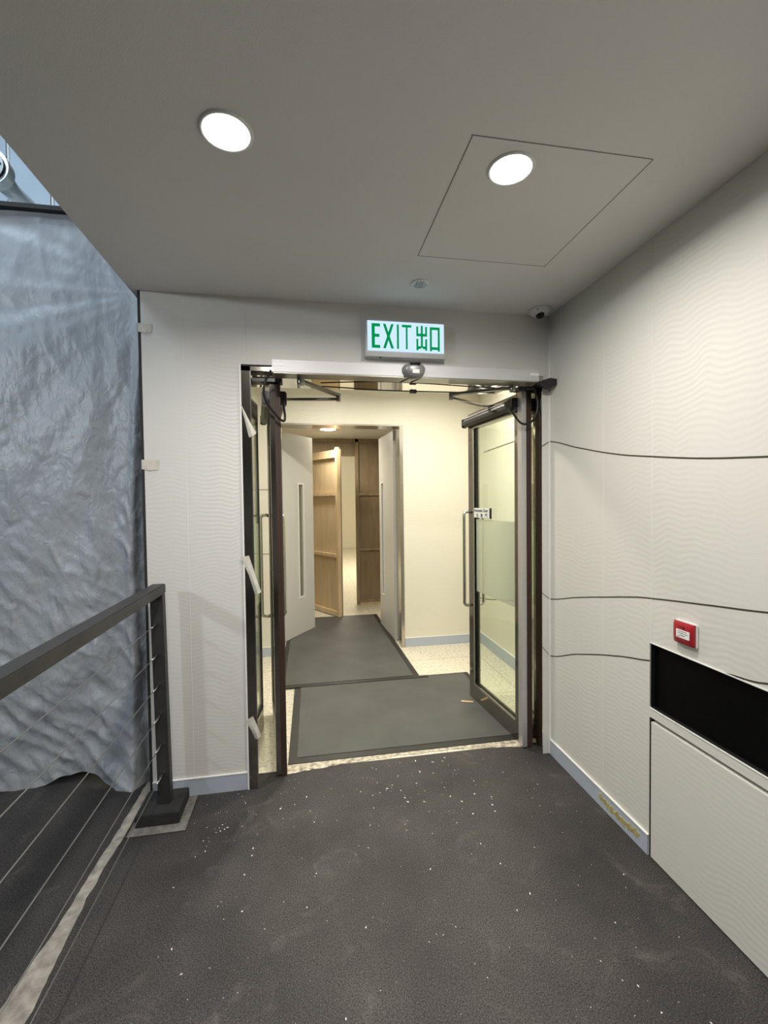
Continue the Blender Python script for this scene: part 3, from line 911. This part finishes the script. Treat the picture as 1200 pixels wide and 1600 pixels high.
# grey motion sensor on the operator cover
ms = thing('motion_sensor', (0.557, 2.26, 2.10), 'rounded grey motion sensor on the middle of the silver operator box', 'sensor')
def sensor_body():
    bm = BM()
    n, k = 40, 8
    cx, cz = 0.556, 2.168
    rings = []
    for j in range(k+1):
        t = j/k
        s = math.cos(t*math.pi/2)**0.55 if t < 1 else 0
        row = []
        for i in range(n):
            a = 2*math.pi*i/n
            ca, sa = math.cos(a), math.sin(a)
            # wide flat top, narrow round bottom
            rx = 0.061*(1-0.16*max(0, -sa)) if sa < 0 else 0.061
            x = cx+rx*math.copysign(abs(ca)**0.8, ca)*s
            z = cz+(0.034 if sa > 0 else 0.047)*math.copysign(abs(sa)**0.85, sa)*s
            row.append(bm.verts.new((x, OY-0.002-0.040*math.sin(t*math.pi/2), z)) if s > 0 else None)
        if s == 0:
            row = [bm.verts.new((cx, OY-0.042, cz))]
        rings.append(row)
    for a, b in zip(rings, rings[1:]):
        for i in range(n):
            q = (i+1) % n
            if len(b) == 1: bm.faces.new([a[i], a[q], b[0]])
            else: bm.faces.new([a[i], a[q], b[q], b[i]])
    bm.faces.new(rings[0][::-1])
    return bm
obj('housing', sensor_body(), M_grey_plastic, ms, smooth=True)
lens = BM()
prism(lens, [(0.528, 2.199), (0.586, 2.199), (0.584, 2.187), (0.571, 2.178), (0.560, 2.183), (0.554, 2.178), (0.540, 2.180), (0.531, 2.188)], 1, OY-0.0405, OY-0.012)
tag(obj('lens_window', lens, M_lensblack, ms), 'black double lens window')
tag(obj('badge', bx(0.542, 0.578, OY-0.0440, OY-0.030, 2.142, 2.162), M_white, ms, bevel=0.001), 'small silver badge')

# ------------------------------------------------------------------ exit sign
ex = thing('exit_sign', (0.53, D, 2.253), 'illuminated white and green EXIT sign above the glass doors', 'exit sign')
obj('housing', bx(0.316, 0.748, 2.334, D, 2.262, 2.448), plain('sign_grey', (0.55, 0.55, 0.56), 0.4), ex, bevel=0.002)
bt = obj('bottom_tray', bx(0.314, 0.752, 2.326, D, 2.252, 2.274), plain('sign_tray', (0.48, 0.48, 0.47), 0.4), ex, bevel=0.002)
obj('test_switch', lathe(BM(), [(0, -0.004), (0.006, -0.004), (0.006, 0.0), (0, 0.0)], (0.395, 2.338, 2.252), 12), M_black, bt)
fx0, fx1, fz0, fz1 = 0.328, 0.742, 2.283, 2.438
face = tag(obj('light_panel', bx(fx0, fx1, 2.330, 2.334, fz0, fz1), emit('sign_glow', (0.62, 0.83, 1.0), 1.05), ex), 'glowing white panel')
lt = BM()
FW, FH = fx1-fx0, fz1-fz0
def sg(u0, v0, u1, v1):
    box(lt, fx0+FW*u0, fx0+FW*u1, 2.3285, 2.330, fz0+FH*v0, fz0+FH*v1)
def slant(u0, u1, wd):
    prism(lt, [(fx0+FW*(u0-wd/2), fz0+FH*0.09), (fx0+FW*(u0+wd/2), fz0+FH*0.09), (fx0+FW*(u1+wd/2), fz0+FH*0.91), (fx0+FW*(u1-wd/2), fz0+FH*0.91)], 1, 2.3285, 2.330)
B0, T0 = 0.09, 0.91
# E
sg(0.052, B0, 0.092, T0); sg(0.092, T0-0.10, 0.160, T0); sg(0.092, 0.46, 0.152, 0.56); sg(0.092, B0, 0.160, B0+0.10)
# X
slant(0.215, 0.320, 0.034); slant(0.320, 0.215, 0.034)
# I
sg(0.378, B0, 0.403, T0)
# T
sg(0.443, T0-0.08, 0.568, T0); sg(0.494, B0, 0.517, T0-0.08)
# chu
sg(0.692, B0+0.07, 0.718, T0)
sg(0.633, 0.55, 0.657, 0.88); sg(0.750, 0.55, 0.774, 0.88); sg(0.657, 0.55, 0.692, 0.64); sg(0.718, 0.55, 0.750, 0.64)
sg(0.633, B0-0.02, 0.657, 0.46); sg(0.750, B0-0.02, 0.774, 0.46); sg(0.657, B0+0.03, 0.692, B0+0.12); sg(0.718, B0+0.03, 0.750, B0+0.12)
# kou
sg(0.812, B0-0.03, 0.838, 0.88); sg(0.918, B0-0.03, 0.944, 0.88); sg(0.838, 0.79, 0.918, 0.88); sg(0.838, B0+0.02, 0.918, B0+0.11)
tag(obj('lettering', lt, emit('sign_green', (0.0, 0.30, 0.085), 0.95), face), 'green EXIT letters and two characters')

# ------------------------------------------------------------------ ceiling fittings
M_lampface = emit('lamp_face', (1.0, 0.97, 0.90), 14)
def downlight(c, label, r=0.064):
    t = thing('ceiling_light', (c[0], c[1], c[2]-0.006), label, 'ceiling light', 'lit ceiling downlights')
    obj('trim_ring', lathe(BM(), [(r, -0.001), (r, -0.005), (r+0.006, -0.006), (r+0.010, -0.002), (r+0.010, 0.0)], c, 48), M_white, t, smooth=True)
    tag(obj('diffuser', lathe(BM(), [(0, -0.004), (r*0.99, -0.004), (r*0.99, -0.001)], c, 48), M_lampface, t), 'bright round diffuser')
downlight(LIGHT_A, 'bright round ceiling downlight outside the square access panel, the left one')
downlight(LIGHT_B, 'bright round ceiling downlight set inside the square access panel')
downlight((0.27, 5.5, 2.37), 'small round lit downlight in the corridor ceiling beyond the grey doors', 0.095)
sd = thing('spot_fitting', (0.553, 2.111, H-0.006), 'small unlit round ceiling fitting in front of the exit sign', 'ceiling fitting')
obj('trim_ring', lathe(BM(), [(0.034, -0.001), (0.034, -0.006), (0.040, -0.007), (0.046, -0.003), (0.046, 0.0)], (0.553, 2.111, H), 40), M_white, sd, smooth=True)
obj('lens', lathe(BM(), [(0, -0.004), (0.034, -0.004), (0.034, -0.001)], (0.553, 2.111, H), 40), plain('fitting_lens', (0.55, 0.60, 0.60), 0.2), sd)
obj('fin', boxes(*[(0.553+k-0.003, 0.553+k+0.003, 2.085, 2.137, H-0.006, H-0.0041) for k in (-0.014, 0.0, 0.014)]), plain('fin_grey', (0.28, 0.30, 0.30), 0.3), sd)
dc = thing('dome_camera', (1.288, 2.315, H-0.05), 'white dome security camera on the ceiling in the right corner', 'camera')
obj('base', lathe(BM(), [(0, 0.0), (0.062, 0.0), (0.062, -0.006), (0.058, -0.014), (0.045, -0.022), (0.030, -0.030), (0.0, -0.030)], (1.288, 2.310, H), 40), M_white, dc, smooth=True)
obj('lens_collar', lathe(BM(), [(0.028, -0.020), (0.030, -0.030), (0.026, -0.036), (0.022, -0.036)], (1.280, 2.296, H), 32), M_white, dc, smooth=True)
obj('dome', lathe(BM(), [(0.024, -0.028), (0.0235, -0.038), (0.020, -0.046), (0.012, -0.052), (0.0, -0.054)], (1.280, 2.290, H), 32), M_lensblack, dc, smooth=True)
obj('indicator', bx(1.248, 1.254, 2.262, 2.266, H-0.018, H-0.014), M_black, dc)
ap = thing('access_panel', (0.78, 1.55, H-0.002), 'square flush access panel in the ceiling around the right downlight', 'access panel')
P = [(0.481, 1.238), (1.066, 1.238), (1.075, 1.872), (0.489, 1.876)]
obj('gap', boxes((0.481, 1.068, 1.236, 1.2385, H-0.0012, H), (0.489, 1.075, 1.872, 1.8745, H-0.0012, H), (0.4835, 0.4865, 1.238, 1.874, H-0.0012, H), (1.069, 1.072, 1.238, 1.874, H-0.0012, H)),
    plain('gap_grey', (0.27, 0.26, 0.245), 0.8), ap)
obj('panel', bx(0.487, 1.0685, 1.239, 1.8715, H-0.0008, H), M_ceil, ap)

# ------------------------------------------------------------------ railing
rl = thing('railing', (-0.70, 1.3, 0), 'black metal railing with thin horizontal wires and a flat handrail', 'railing')
SH = Matrix.Identity(4)
post = BM()
for z0, z1, sx in ((0.055, 1.062, 0.0),):
    co = []
    for z, off in ((z0, 0.014), (z1, 0.0)):
        for x, y in ((-0.737, 2.246), (-0.681, 2.246), (-0.681, 2.292), (-0.737, 2.292)):
            co.append(post.verts.new((x+off, y, z)))
    for f in ((0,3,2,1),(4,5,6,7),(0,1,5,4),(1,2,6,5),(2,3,7,6),(3,0,4,7)):
        post.faces.new([co[i] for i in f])
obj('post', post, M_blackmetal, rl, bevel=0.002)
obj('post', bx(-0.737, -0.681, -0.90, -0.854, 0.001, 1.062), M_blackmetal, rl, bevel=0.002)
obj('handrail', bx(-0.740, -0.679, -0.95, 2.296, 1.062, 1.108), M_blackmetal, rl, bevel=0.004)
tag(obj('post_base', bx(-0.803, -0.611, 2.176, 2.362, 0.0025, 0.056), M_blackfoam, rl, bevel=0.003), 'thick black square base block')
for z in (0.925, 0.780, 0.634, 0.488, 0.348, 0.204):
    off = 0.014*(1.06-z)
    xx = -0.712+off
    wr = obj('wire', tube(BM(), [(xx, -0.85, z), (xx, 2.246, z)], 0.0019, 8), M_rod, rl, smooth=True)
    obj('wire_end', tube(BM(), [(xx, 2.165, z), (xx, 2.19, z), (xx, 2.232, z), (xx, 2.2455, z)], 0.0030, 10, 0.0078), M_chrome, wr, smooth=True)
# dusty patch and groove the post stands on
pl = thing('trim_24', (-0.70, 2.24, 0), 'square dusty concrete patch around the black railing base', 'floor patch', kind='structure')
obj('patch', bx(-0.822, -0.572, 2.126, D-0.008, 0, 0.0012), M_concdark, pl)
obj('groove', boxes((-0.830, -0.568, 2.119, 2.125, 0, 0.0016), (-0.571, -0.566, 2.119, D-0.007, 0, 0.0016), (-0.830, -0.825, 2.119, 2.300, 0, 0.0016)), M_dark, pl)

# ------------------------------------------------------------------ plastic sheet on the left
def sheet():
    bm = BM()
    nx, nz = 230, 330
    x0, x1 = -3.4, -0.838
    g = []
    for i in range(nx+1):
        s = i/nx
        s2 = 1-(1-s)**1.5        # denser towards the visible right part
        x = x0+(x1-x0)*s2
        row = []
        for j in range(nz+1):
            t = j/nz
            zb = 0.030-0.03*math.exp(-((x+0.98)/0.13)**2)+0.035*noise.noise(Vector((x*3.1, 7, 0)))+0.02*math.sin(x*9)+0.012*noise.noise(Vector((x*14, 2, 1)))
            z = zb+(3.03-zb)*t
            dr = 1-t
            y = 2.66
            # sagging folds fanning down from the top right corner
            fx, fz = x+0.86, z-2.65
            rad = math.hypot(fx, fz); ang = math.atan2(fz, max(0.02, -fx+0.05))
            fan = noise.noise(Vector((ang*6.0, rad*0.8, 1.0)))
            y -= 0.019*fan*min(1, rad)
            # long diagonal creases in the lower half
            d1 = (x*0.75+z*0.9)
            low = max(0.0, min(1.0, (1.5-z)/0.9))
            cr = noise.noise(Vector((d1*10.0, (x-z)*2.2, 5.0)))
            y -= low*0.011*(1-abs(cr)*2.2)
            # vertical fold near the wall
            k = math.exp(-((x+0.915+0.03*math.sin(z*1.7))/0.028)**2)
            y -= 0.035*k*min(1, dr*1.3)
            k2 = math.exp(-((x+1.02+0.05*z*0.3)/0.05)**2)
            y += 0.02*k2*dr
            # general crumple
            y -= 0.008*(1-abs(noise.noise(Vector((x*6, z*2.6, 2))))*2.5)*(0.3+0.7*dr)
            y -= 0.005*(1-abs(noise.noise(Vector((x*15+z*3, z*7, 8))))*2.5)*(0.15+0.85*dr)
            y -= 0.0016*(0.2+0.8*dr)*(1-abs(noise.noise(Vector((x*38, z*22, 3))))*2.5)
            # billow forward near the floor at the right
            bl = math.exp(-((x+0.99)/0.16)**2)*max(0, 1-z/0.55)
            y -= 0.13*bl**1.2
            y -= 0.05*dr*dr
            xx = x+0.012*noise.noise(Vector((x*8, z*5, 4)))
            xx = min(xx, -0.835)
            row.append(bm.verts.new((xx, y, z)))
        g.append(row)
    for i in range(nx):
        for j in range(nz):
            bm.faces.new([g[i][j], g[i+1][j], g[i+1][j+1], g[i][j+1]])
    return bm
st = obj('plastic_sheet', sheet(), M_sheet, smooth=True)
tag(st, 'large crumpled grey plastic sheet hanging on the left beside the railing', 'plastic sheet')
tag(obj('support_beam', bx(-3.5, -0.86, 2.62, 2.70, 3.030, 3.053), M_dark), 'dark beam along the top of the hanging plastic sheet', 'beam')

# pipe above the sheet
pp = thing('wall_pipe', (-1.86, 3.05, 3.5), 'white pipe with a bolted dark round flange above the plastic sheet', 'pipe')
PZ, PX = 3.44, -1.765
obj('pipe_run', tube(BM(), [(PX, 3.02, PZ), (PX, 4.29, PZ)], 0.056, 32), M_pipe, pp, smooth=True)
obj('collar', tube(BM(), [(PX, 2.965, PZ), (PX, 3.02, PZ)], 0.098, 40), M_pipe, pp)
fl = obj('flange', tube(BM(), [(PX, 2.945, PZ), (PX, 2.965, PZ)], 0.106, 40), M_pipe, pp)
obj('gasket', tube(BM(), [(PX, 2.93, PZ), (PX, 2.945, PZ)], 0.088, 40), M_black, fl)
for k in range(8):
    a = 2*math.pi*k/8+0.2
    obj('bolt', tube(BM(), [(PX+0.066*math.cos(a), 2.918, PZ+0.066*math.sin(a)), (PX+0.066*math.cos(a), 2.93, PZ+0.066*math.sin(a))], 0.009, 6), M_chrome, fl)

# ------------------------------------------------------------------ doormats
def doormat(name, outer, edge_n, edge_f, edge_l, edge_r, z0, th, label, lip=None):
    (xn0, xn1, yn), (xf0, xf1, yf) = outer
    t = thing(name, ((xn0+xn1)/2, (yn+yf)/2, z0), label, 'doormat', 'dark doormats')
    def quad(a, b, c, d, za, zb):
        return prism(BM(), [a, b, c, d], 2, za, zb)
    obj('border', quad((xn0, yn), (xn1, yn), (xf1, yf), (xf0, yf), z0, z0+th*0.6), M_matedge, t)
    def lx(y): return xn0+(xf0-xn0)*(y-yn)/(yf-yn)
    def rx(y): return xn1+(xf1-xn1)*(y-yn)/(yf-yn)
    y0, y1 = yn+edge_n, yf-edge_f
    obj('pile', quad((lx(y0)+edge_l, y0), (rx(y0)-edge_r, y0), (rx(y1)-edge_r, y1), (lx(y1)+edge_l, y1), z0+th*0.6, z0+th), M_mat, t)
    return t
doormat('doormat', ((-0.128, 1.335, 2.548), (-0.118, 1.342, 3.635)), 0.055, 0.02, 0.05, 0.04, 0.0015, 0.006, 'nearer dark grey doormat with black edging just inside the glass doors')
m2 = doormat('doormat', ((-0.245, 0.915, 3.585), (-0.225, 0.875, 5.71)), 0.05, 0.03, 0.04, 0.05, 0.0078, 0.006, 'farther dark grey doormat running through the grey doors')
obj('edge_strip', bx(0.915, 0.985, 3.585, 3.625, 0.0078, 0.0115), M_matedge, m2)

# wooden stick under the right glass door
stk = BM()
prism(stk, [(1.098, 3.085), (1.178, 3.062), (1.182, 3.082), (1.100, 3.112)], 2, 0.0085, 0.0125)
tag(obj('wood_sliver', stk, M_wood), 'small pale wood sliver on the doormat at the foot of the right glass door', 'wood sliver')

# ------------------------------------------------------------------ grey inner double doors
f2 = thing('trim_25', (0.35, IW, 0), 'satin steel frame of the grey double doors', 'door frame', kind='structure')
obj('right_jamb', boxes((IDR-0.030, IDR+0.004, IW-0.012, IW+0.2, 0, IDZ-0.012)), M_doorframe, f2)
obj('left_jamb', boxes((IDL-0.006, IDL+0.008, IW-0.012, IW+0.2, 0, IDZ-0.012)), M_doorframe, f2)
obj('head', boxes((IDL-0.006, IDR+0.004, IW-0.012, IW+0.2, IDZ-0.012, IDZ+0.003)), M_doorframe, f2)
def grey_leaf(p, q, name, label, vis, face):
    M, W = leaf_matrix(p, q)
    root = thing(name, (p[0], p[1], 0), label, 'door', 'grey double door leaves', 'structure')
    v0, v1, vz0, vz1 = vis
    T = 0.022
    obj('door_panel', (lambda b: b)(BM_boxes(M, [(0, v0, -T, T, 0.006, 2.225), (v1, W, -T, T, 0.006, 2.225), (v0, v1, -T, T, 0.006, vz0), (v0, v1, -T, T, vz1, 2.225)])), M_greydoor, root)
    tag(obj('vision_pane', bx(v0, v1, -0.004, 0.004, vz0, vz1, M), M_slitglass, root), 'narrow dark vision pane')
    fb = BM()
    for s in (-1, 1):
        y0, y1 = sorted((s*T, s*(T+0.006)))
        box(fb, v0-0.014, v0, y0, y1, vz0-0.014, vz1+0.014, M)
        box(fb, v1, v1+0.014, y0, y1, vz0-0.014, vz1+0.014, M)
        box(fb, v0, v1, y0, y1, vz0-0.014, vz0, M)
        box(fb, v0, v1, y0, y1, vz1, vz1+0.014, M)
    tag(obj('vision_frame', fb, M_white, root), 'white frame around the vision pane')
    return root
def BM_boxes(M, bs):
    bm = BM()
    for b in bs: box(bm, *b, M)
    return bm
grey_leaf((-0.262, 4.80), (0.056, 5.28), 'door_3', 'left grey door leaf with a slim vision panel, swung open into the corridor', (0.28, 0.365, 0.43, 1.68), 1)
grey_leaf((0.925, 4.62), (0.880, 5.27), 'door_4', 'right grey door leaf with a slim vision panel, seen nearly edge on', (0.44, 0.53, 0.40, 1.69), 1)

# ------------------------------------------------------------------ plywood hoarding with open door
hw = thing('wall_hoarding', (0.3, 6.36, 0), 'brown plywood hoarding across the end of the corridor', 'hoarding', kind='structure')
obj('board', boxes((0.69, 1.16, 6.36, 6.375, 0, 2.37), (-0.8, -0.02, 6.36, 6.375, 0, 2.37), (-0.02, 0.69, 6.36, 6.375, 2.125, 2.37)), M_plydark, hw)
tb = BM()
for b in ((0.69, 0.735, 6.325, 6.36, 0, 2.37), (1.04, 1.085, 6.325, 6.36, 0, 2.32), (0.735, 1.04, 6.335, 6.36, 1.565, 1.600), (0.735, 1.04, 6.335, 6.36, 0.775, 0.810),
          (0.735, 1.04, 6.335, 6.36, 0.03, 0.07), (-0.8, 1.16, 6.325, 6.36, 2.325, 2.37), (-0.06, -0.02, 6.325, 6.36, 0, 2.32)):
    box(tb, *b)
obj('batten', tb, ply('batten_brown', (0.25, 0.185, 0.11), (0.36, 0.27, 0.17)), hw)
obj('wall_plate', bx(0.735, 1.085, 6.32, 6.335, 0.0, 0.028), M_batten, hw)
M5, W5 = leaf_matrix((0.015, 6.34), (0.420, 5.672))
d5 = thing('door_5', (0.015, 6.34, 0), 'light plywood door leaf with battens, standing open in the hoarding', 'door', kind='structure')
obj('board', bx(0, W5, -0.006, 0.006, 0.012, 2.15, M5), M_ply, d5)
# battens on the side towards the camera (local +Y or -Y chosen so they face the viewer)
sgn = -1
def bs(x0, x1, z0, z1, t=0.036):
    y0, y1 = sorted((sgn*0.006, sgn*(0.006+t)))
    return (x0, x1, y0, y1, z0, z1)
obj('batten', BM_boxes(M5, [bs(W5-0.045, W5, 0.012, 2.17), bs(0, 0.045, 0.012, 2.15), bs(0.045, W5-0.045, 2.045, 2.085), bs(0.045, W5-0.045, 1.56, 1.60), bs(0.045, W5-0.045, 0.77, 0.81), bs(0.045, W5-0.045, 0.03, 0.07)]), M_batten, d5)
obj('outer_face', BM_boxes(M5, [(0.0, W5+0.002, 0.006, 0.022, 0.012, 2.15)]), M_plydark, d5)

# ------------------------------------------------------------------ black cables
def cable(pts, r, label):
    o = obj('cable', tube(BM(), smooth_path(pts, 7), r, 10), M_black, smooth=True)
    return tag(o, label, 'cable', 'black cable loops')
cable([(-0.166, 2.30, 2.150), (-0.175, 2.32, 2.135), (-0.197, 2.33, 2.10), (-0.205, 2.34, 2.05), (-0.19, 2.36, 2.00), (-0.155, 2.39, 1.955), (-0.125, 2.41, 1.925), (-0.108, 2.42, 1.925), (-0.106, 2.43, 1.955), (-0.112, 2.46, 2.00), (-0.115, 2.49, 2.04)],
      0.0062, 'black cable looping from the operator box down beside the left glass door')
cable([(1.205, 2.52, 2.035), (1.200, 2.46, 2.00), (1.205, 2.42, 1.96), (1.228, 2.41, 1.932), (1.262, 2.41, 1.928), (1.300, 2.41, 1.950), (1.325, 2.41, 2.00), (1.330, 2.41, 2.06), (1.315, 2.41, 2.115), (1.29, 2.40, 2.140), (1.275, 2.37, 2.122), (1.24, 2.36, 2.116)],
      0.0062, 'black cable looping around the top of the right glass door')
cable([(0.09, 2.60, 2.155), (0.20, 2.59, 2.150), (0.45, 2.585, 2.140), (0.75, 2.59, 2.142), (0.95, 2.60, 2.146), (1.15, 2.60, 2.15)], 0.0035, 'thin black cable strung across just under the door head')
cb = tag(obj('cable_clip', bx(0.612, 0.652, 2.578, 2.600, 2.128, 2.150), plain('clip_grey', (0.10, 0.10, 0.095), 0.4), bevel=0.002), 'small grey block on the thin cable under the door head', 'clip')
# pivot brackets at the heads of the leaves
tag(obj('pivot_bracket', boxes((-0.270, -0.118, 2.425, 2.50, 2.128, 2.152)), M_black), 'black pivot bracket at the top of the left glass door', 'bracket', 'black door pivot brackets')
tag(obj('pivot_bracket', boxes((1.225, 1.339, 2.435, 2.50, 2.128, 2.150)), M_black), 'black pivot bracket at the top of the right glass door', 'bracket', 'black door pivot brackets')
cpv = BM()
prism(cpv, [(1.262, 2.128), (1.300, 2.150), (1.345, 2.164), (1.384, 2.160), (1.384, 2.132), (1.350, 2.118), (1.300, 2.124)], 1, 2.30, 2.345)
tag(obj('cable_cover', cpv, M_black, bevel=0.002), 'black taped cable end between operator box and right wall', 'cable cover')

# ------------------------------------------------------------------ bits of masking tape
def tape(pts, y, label, curl=0.0, lx=0.0):
    bm = BM()
    n = len(pts)//2
    # pts run down the left side then the right side
    left, right = pts[:n], pts[n:]
    rows = []
    K = 10
    for i in range(K+1):
        t = i/K
        def at(P):
            s = t*(len(P)-1); k = min(int(s), len(P)-2); u = s-k
            return (P[k][0]+(P[k+1][0]-P[k][0])*u, P[k][1]+(P[k+1][1]-P[k][1])*u)
        a, b = at(left), at(right)
        yy = y-curl*math.sin(t*math.pi*0.5)**2
        jag = 0.004*math.sin(i*2.1) if i == K else 0
        rows.append([bm.verts.new((a[0], y-0.0002-0.2*(y-yy), a[1]+jag)), bm.verts.new(((a[0]+b[0])/2, yy-0.001-0.003*t, (a[1]+b[1])/2-jag)), bm.verts.new((b[0], yy-0.0012, b[1]))])
    for q, r in zip(rows, rows[1:]):
        for k in range(2):
            bm.faces.new([q[k], q[k+1], r[k+1], r[k]])
    g = bmesh.ops.extrude_face_region(bm, geom=bm.faces[:])
    bmesh.ops.translate(bm, verts=[v for v in g['geom'] if isinstance(v, bmesh.types.BMVert)], vec=(0, 0.0003, 0))
    return tag(obj('tape_strip', bm, M_tape), label, 'tape', 'scraps of masking tape')
tape([(-0.800, 2.380), (-0.800, 2.335), (-0.735, 2.378), (-0.738, 2.336)], D-0.0005, 'small faded tape scrap at the left edge of the front wall near the ceiling')
tape([(-0.800, 1.712), (-0.800, 1.662), (-0.718, 1.712), (-0.722, 1.662)], D-0.0005, 'square tape scrap at the left edge of the front wall at head height')
tape([(-0.322, 1.995), (-0.300, 1.90), (-0.283, 1.822), (-0.316, 1.985), (-0.275, 1.90), (-0.246, 1.845)], D-0.0145, 'topmost torn tape strip hanging on the left steel door frame', 0.012)
tape([(-0.336, 1.215), (-0.298, 1.12), (-0.270, 1.022), (-0.296, 1.222), (-0.262, 1.11), (-0.236, 1.034)], D-0.0145, 'torn tape strip on the left steel door frame level with the handrail', 0.014)
tape([(-0.330, 0.365), (-0.302, 0.315), (-0.281, 0.262), (-0.292, 0.388), (-0.268, 0.33), (-0.252, 0.288)], D-0.0145, 'lowest torn tape strip on the left steel door frame', 0.012)

# ------------------------------------------------------------------ chips of plaster scattered on the dark floor
ch = BM()
rnd = random.Random(3)
def chip(x, y, s):
    a = rnd.uniform(0, math.pi)
    k = rnd.randint(4, 6)
    el = rnd.uniform(1.0, 2.6)
    ps = []
    for i in range(k):
        t = 2*math.pi*i/k
        u, v = math.cos(t)*s*el*rnd.uniform(.7, 1.2), math.sin(t)*s*rnd.uniform(.7, 1.2)
        ps.append((x+u*math.cos(a)-v*math.sin(a), y+u*math.sin(a)+v*math.cos(a)))
    prism(ch, ps, 2, 0.0003, 0.0003+s*0.5)
for k in range(190):
    x = rnd.uniform(-0.55, 1.30); y = rnd.uniform(0.75, 2.44)
    chip(x, y, rnd.choice((0.0009, 0.0011, 0.0013, 0.0022)))
for k in range(70):
    x = rnd.gauss(0.50, 0.28); y = min(2.45, rnd.gauss(2.22, 0.13))
    if -0.2 < x < 1.28: chip(x, y, rnd.choice((0.0010, 0.0014, 0.002, 0.0032)))
for k in range(30):
    chip(rnd.gauss(-0.42, 0.07), rnd.gauss(2.15, 0.10), rnd.choice((0.0010, 0.0015, 0.0024)))
tag(obj('plaster_chips', ch, M_chip), 'white plaster chips scattered over the dark floor', 'debris', kind='stuff')
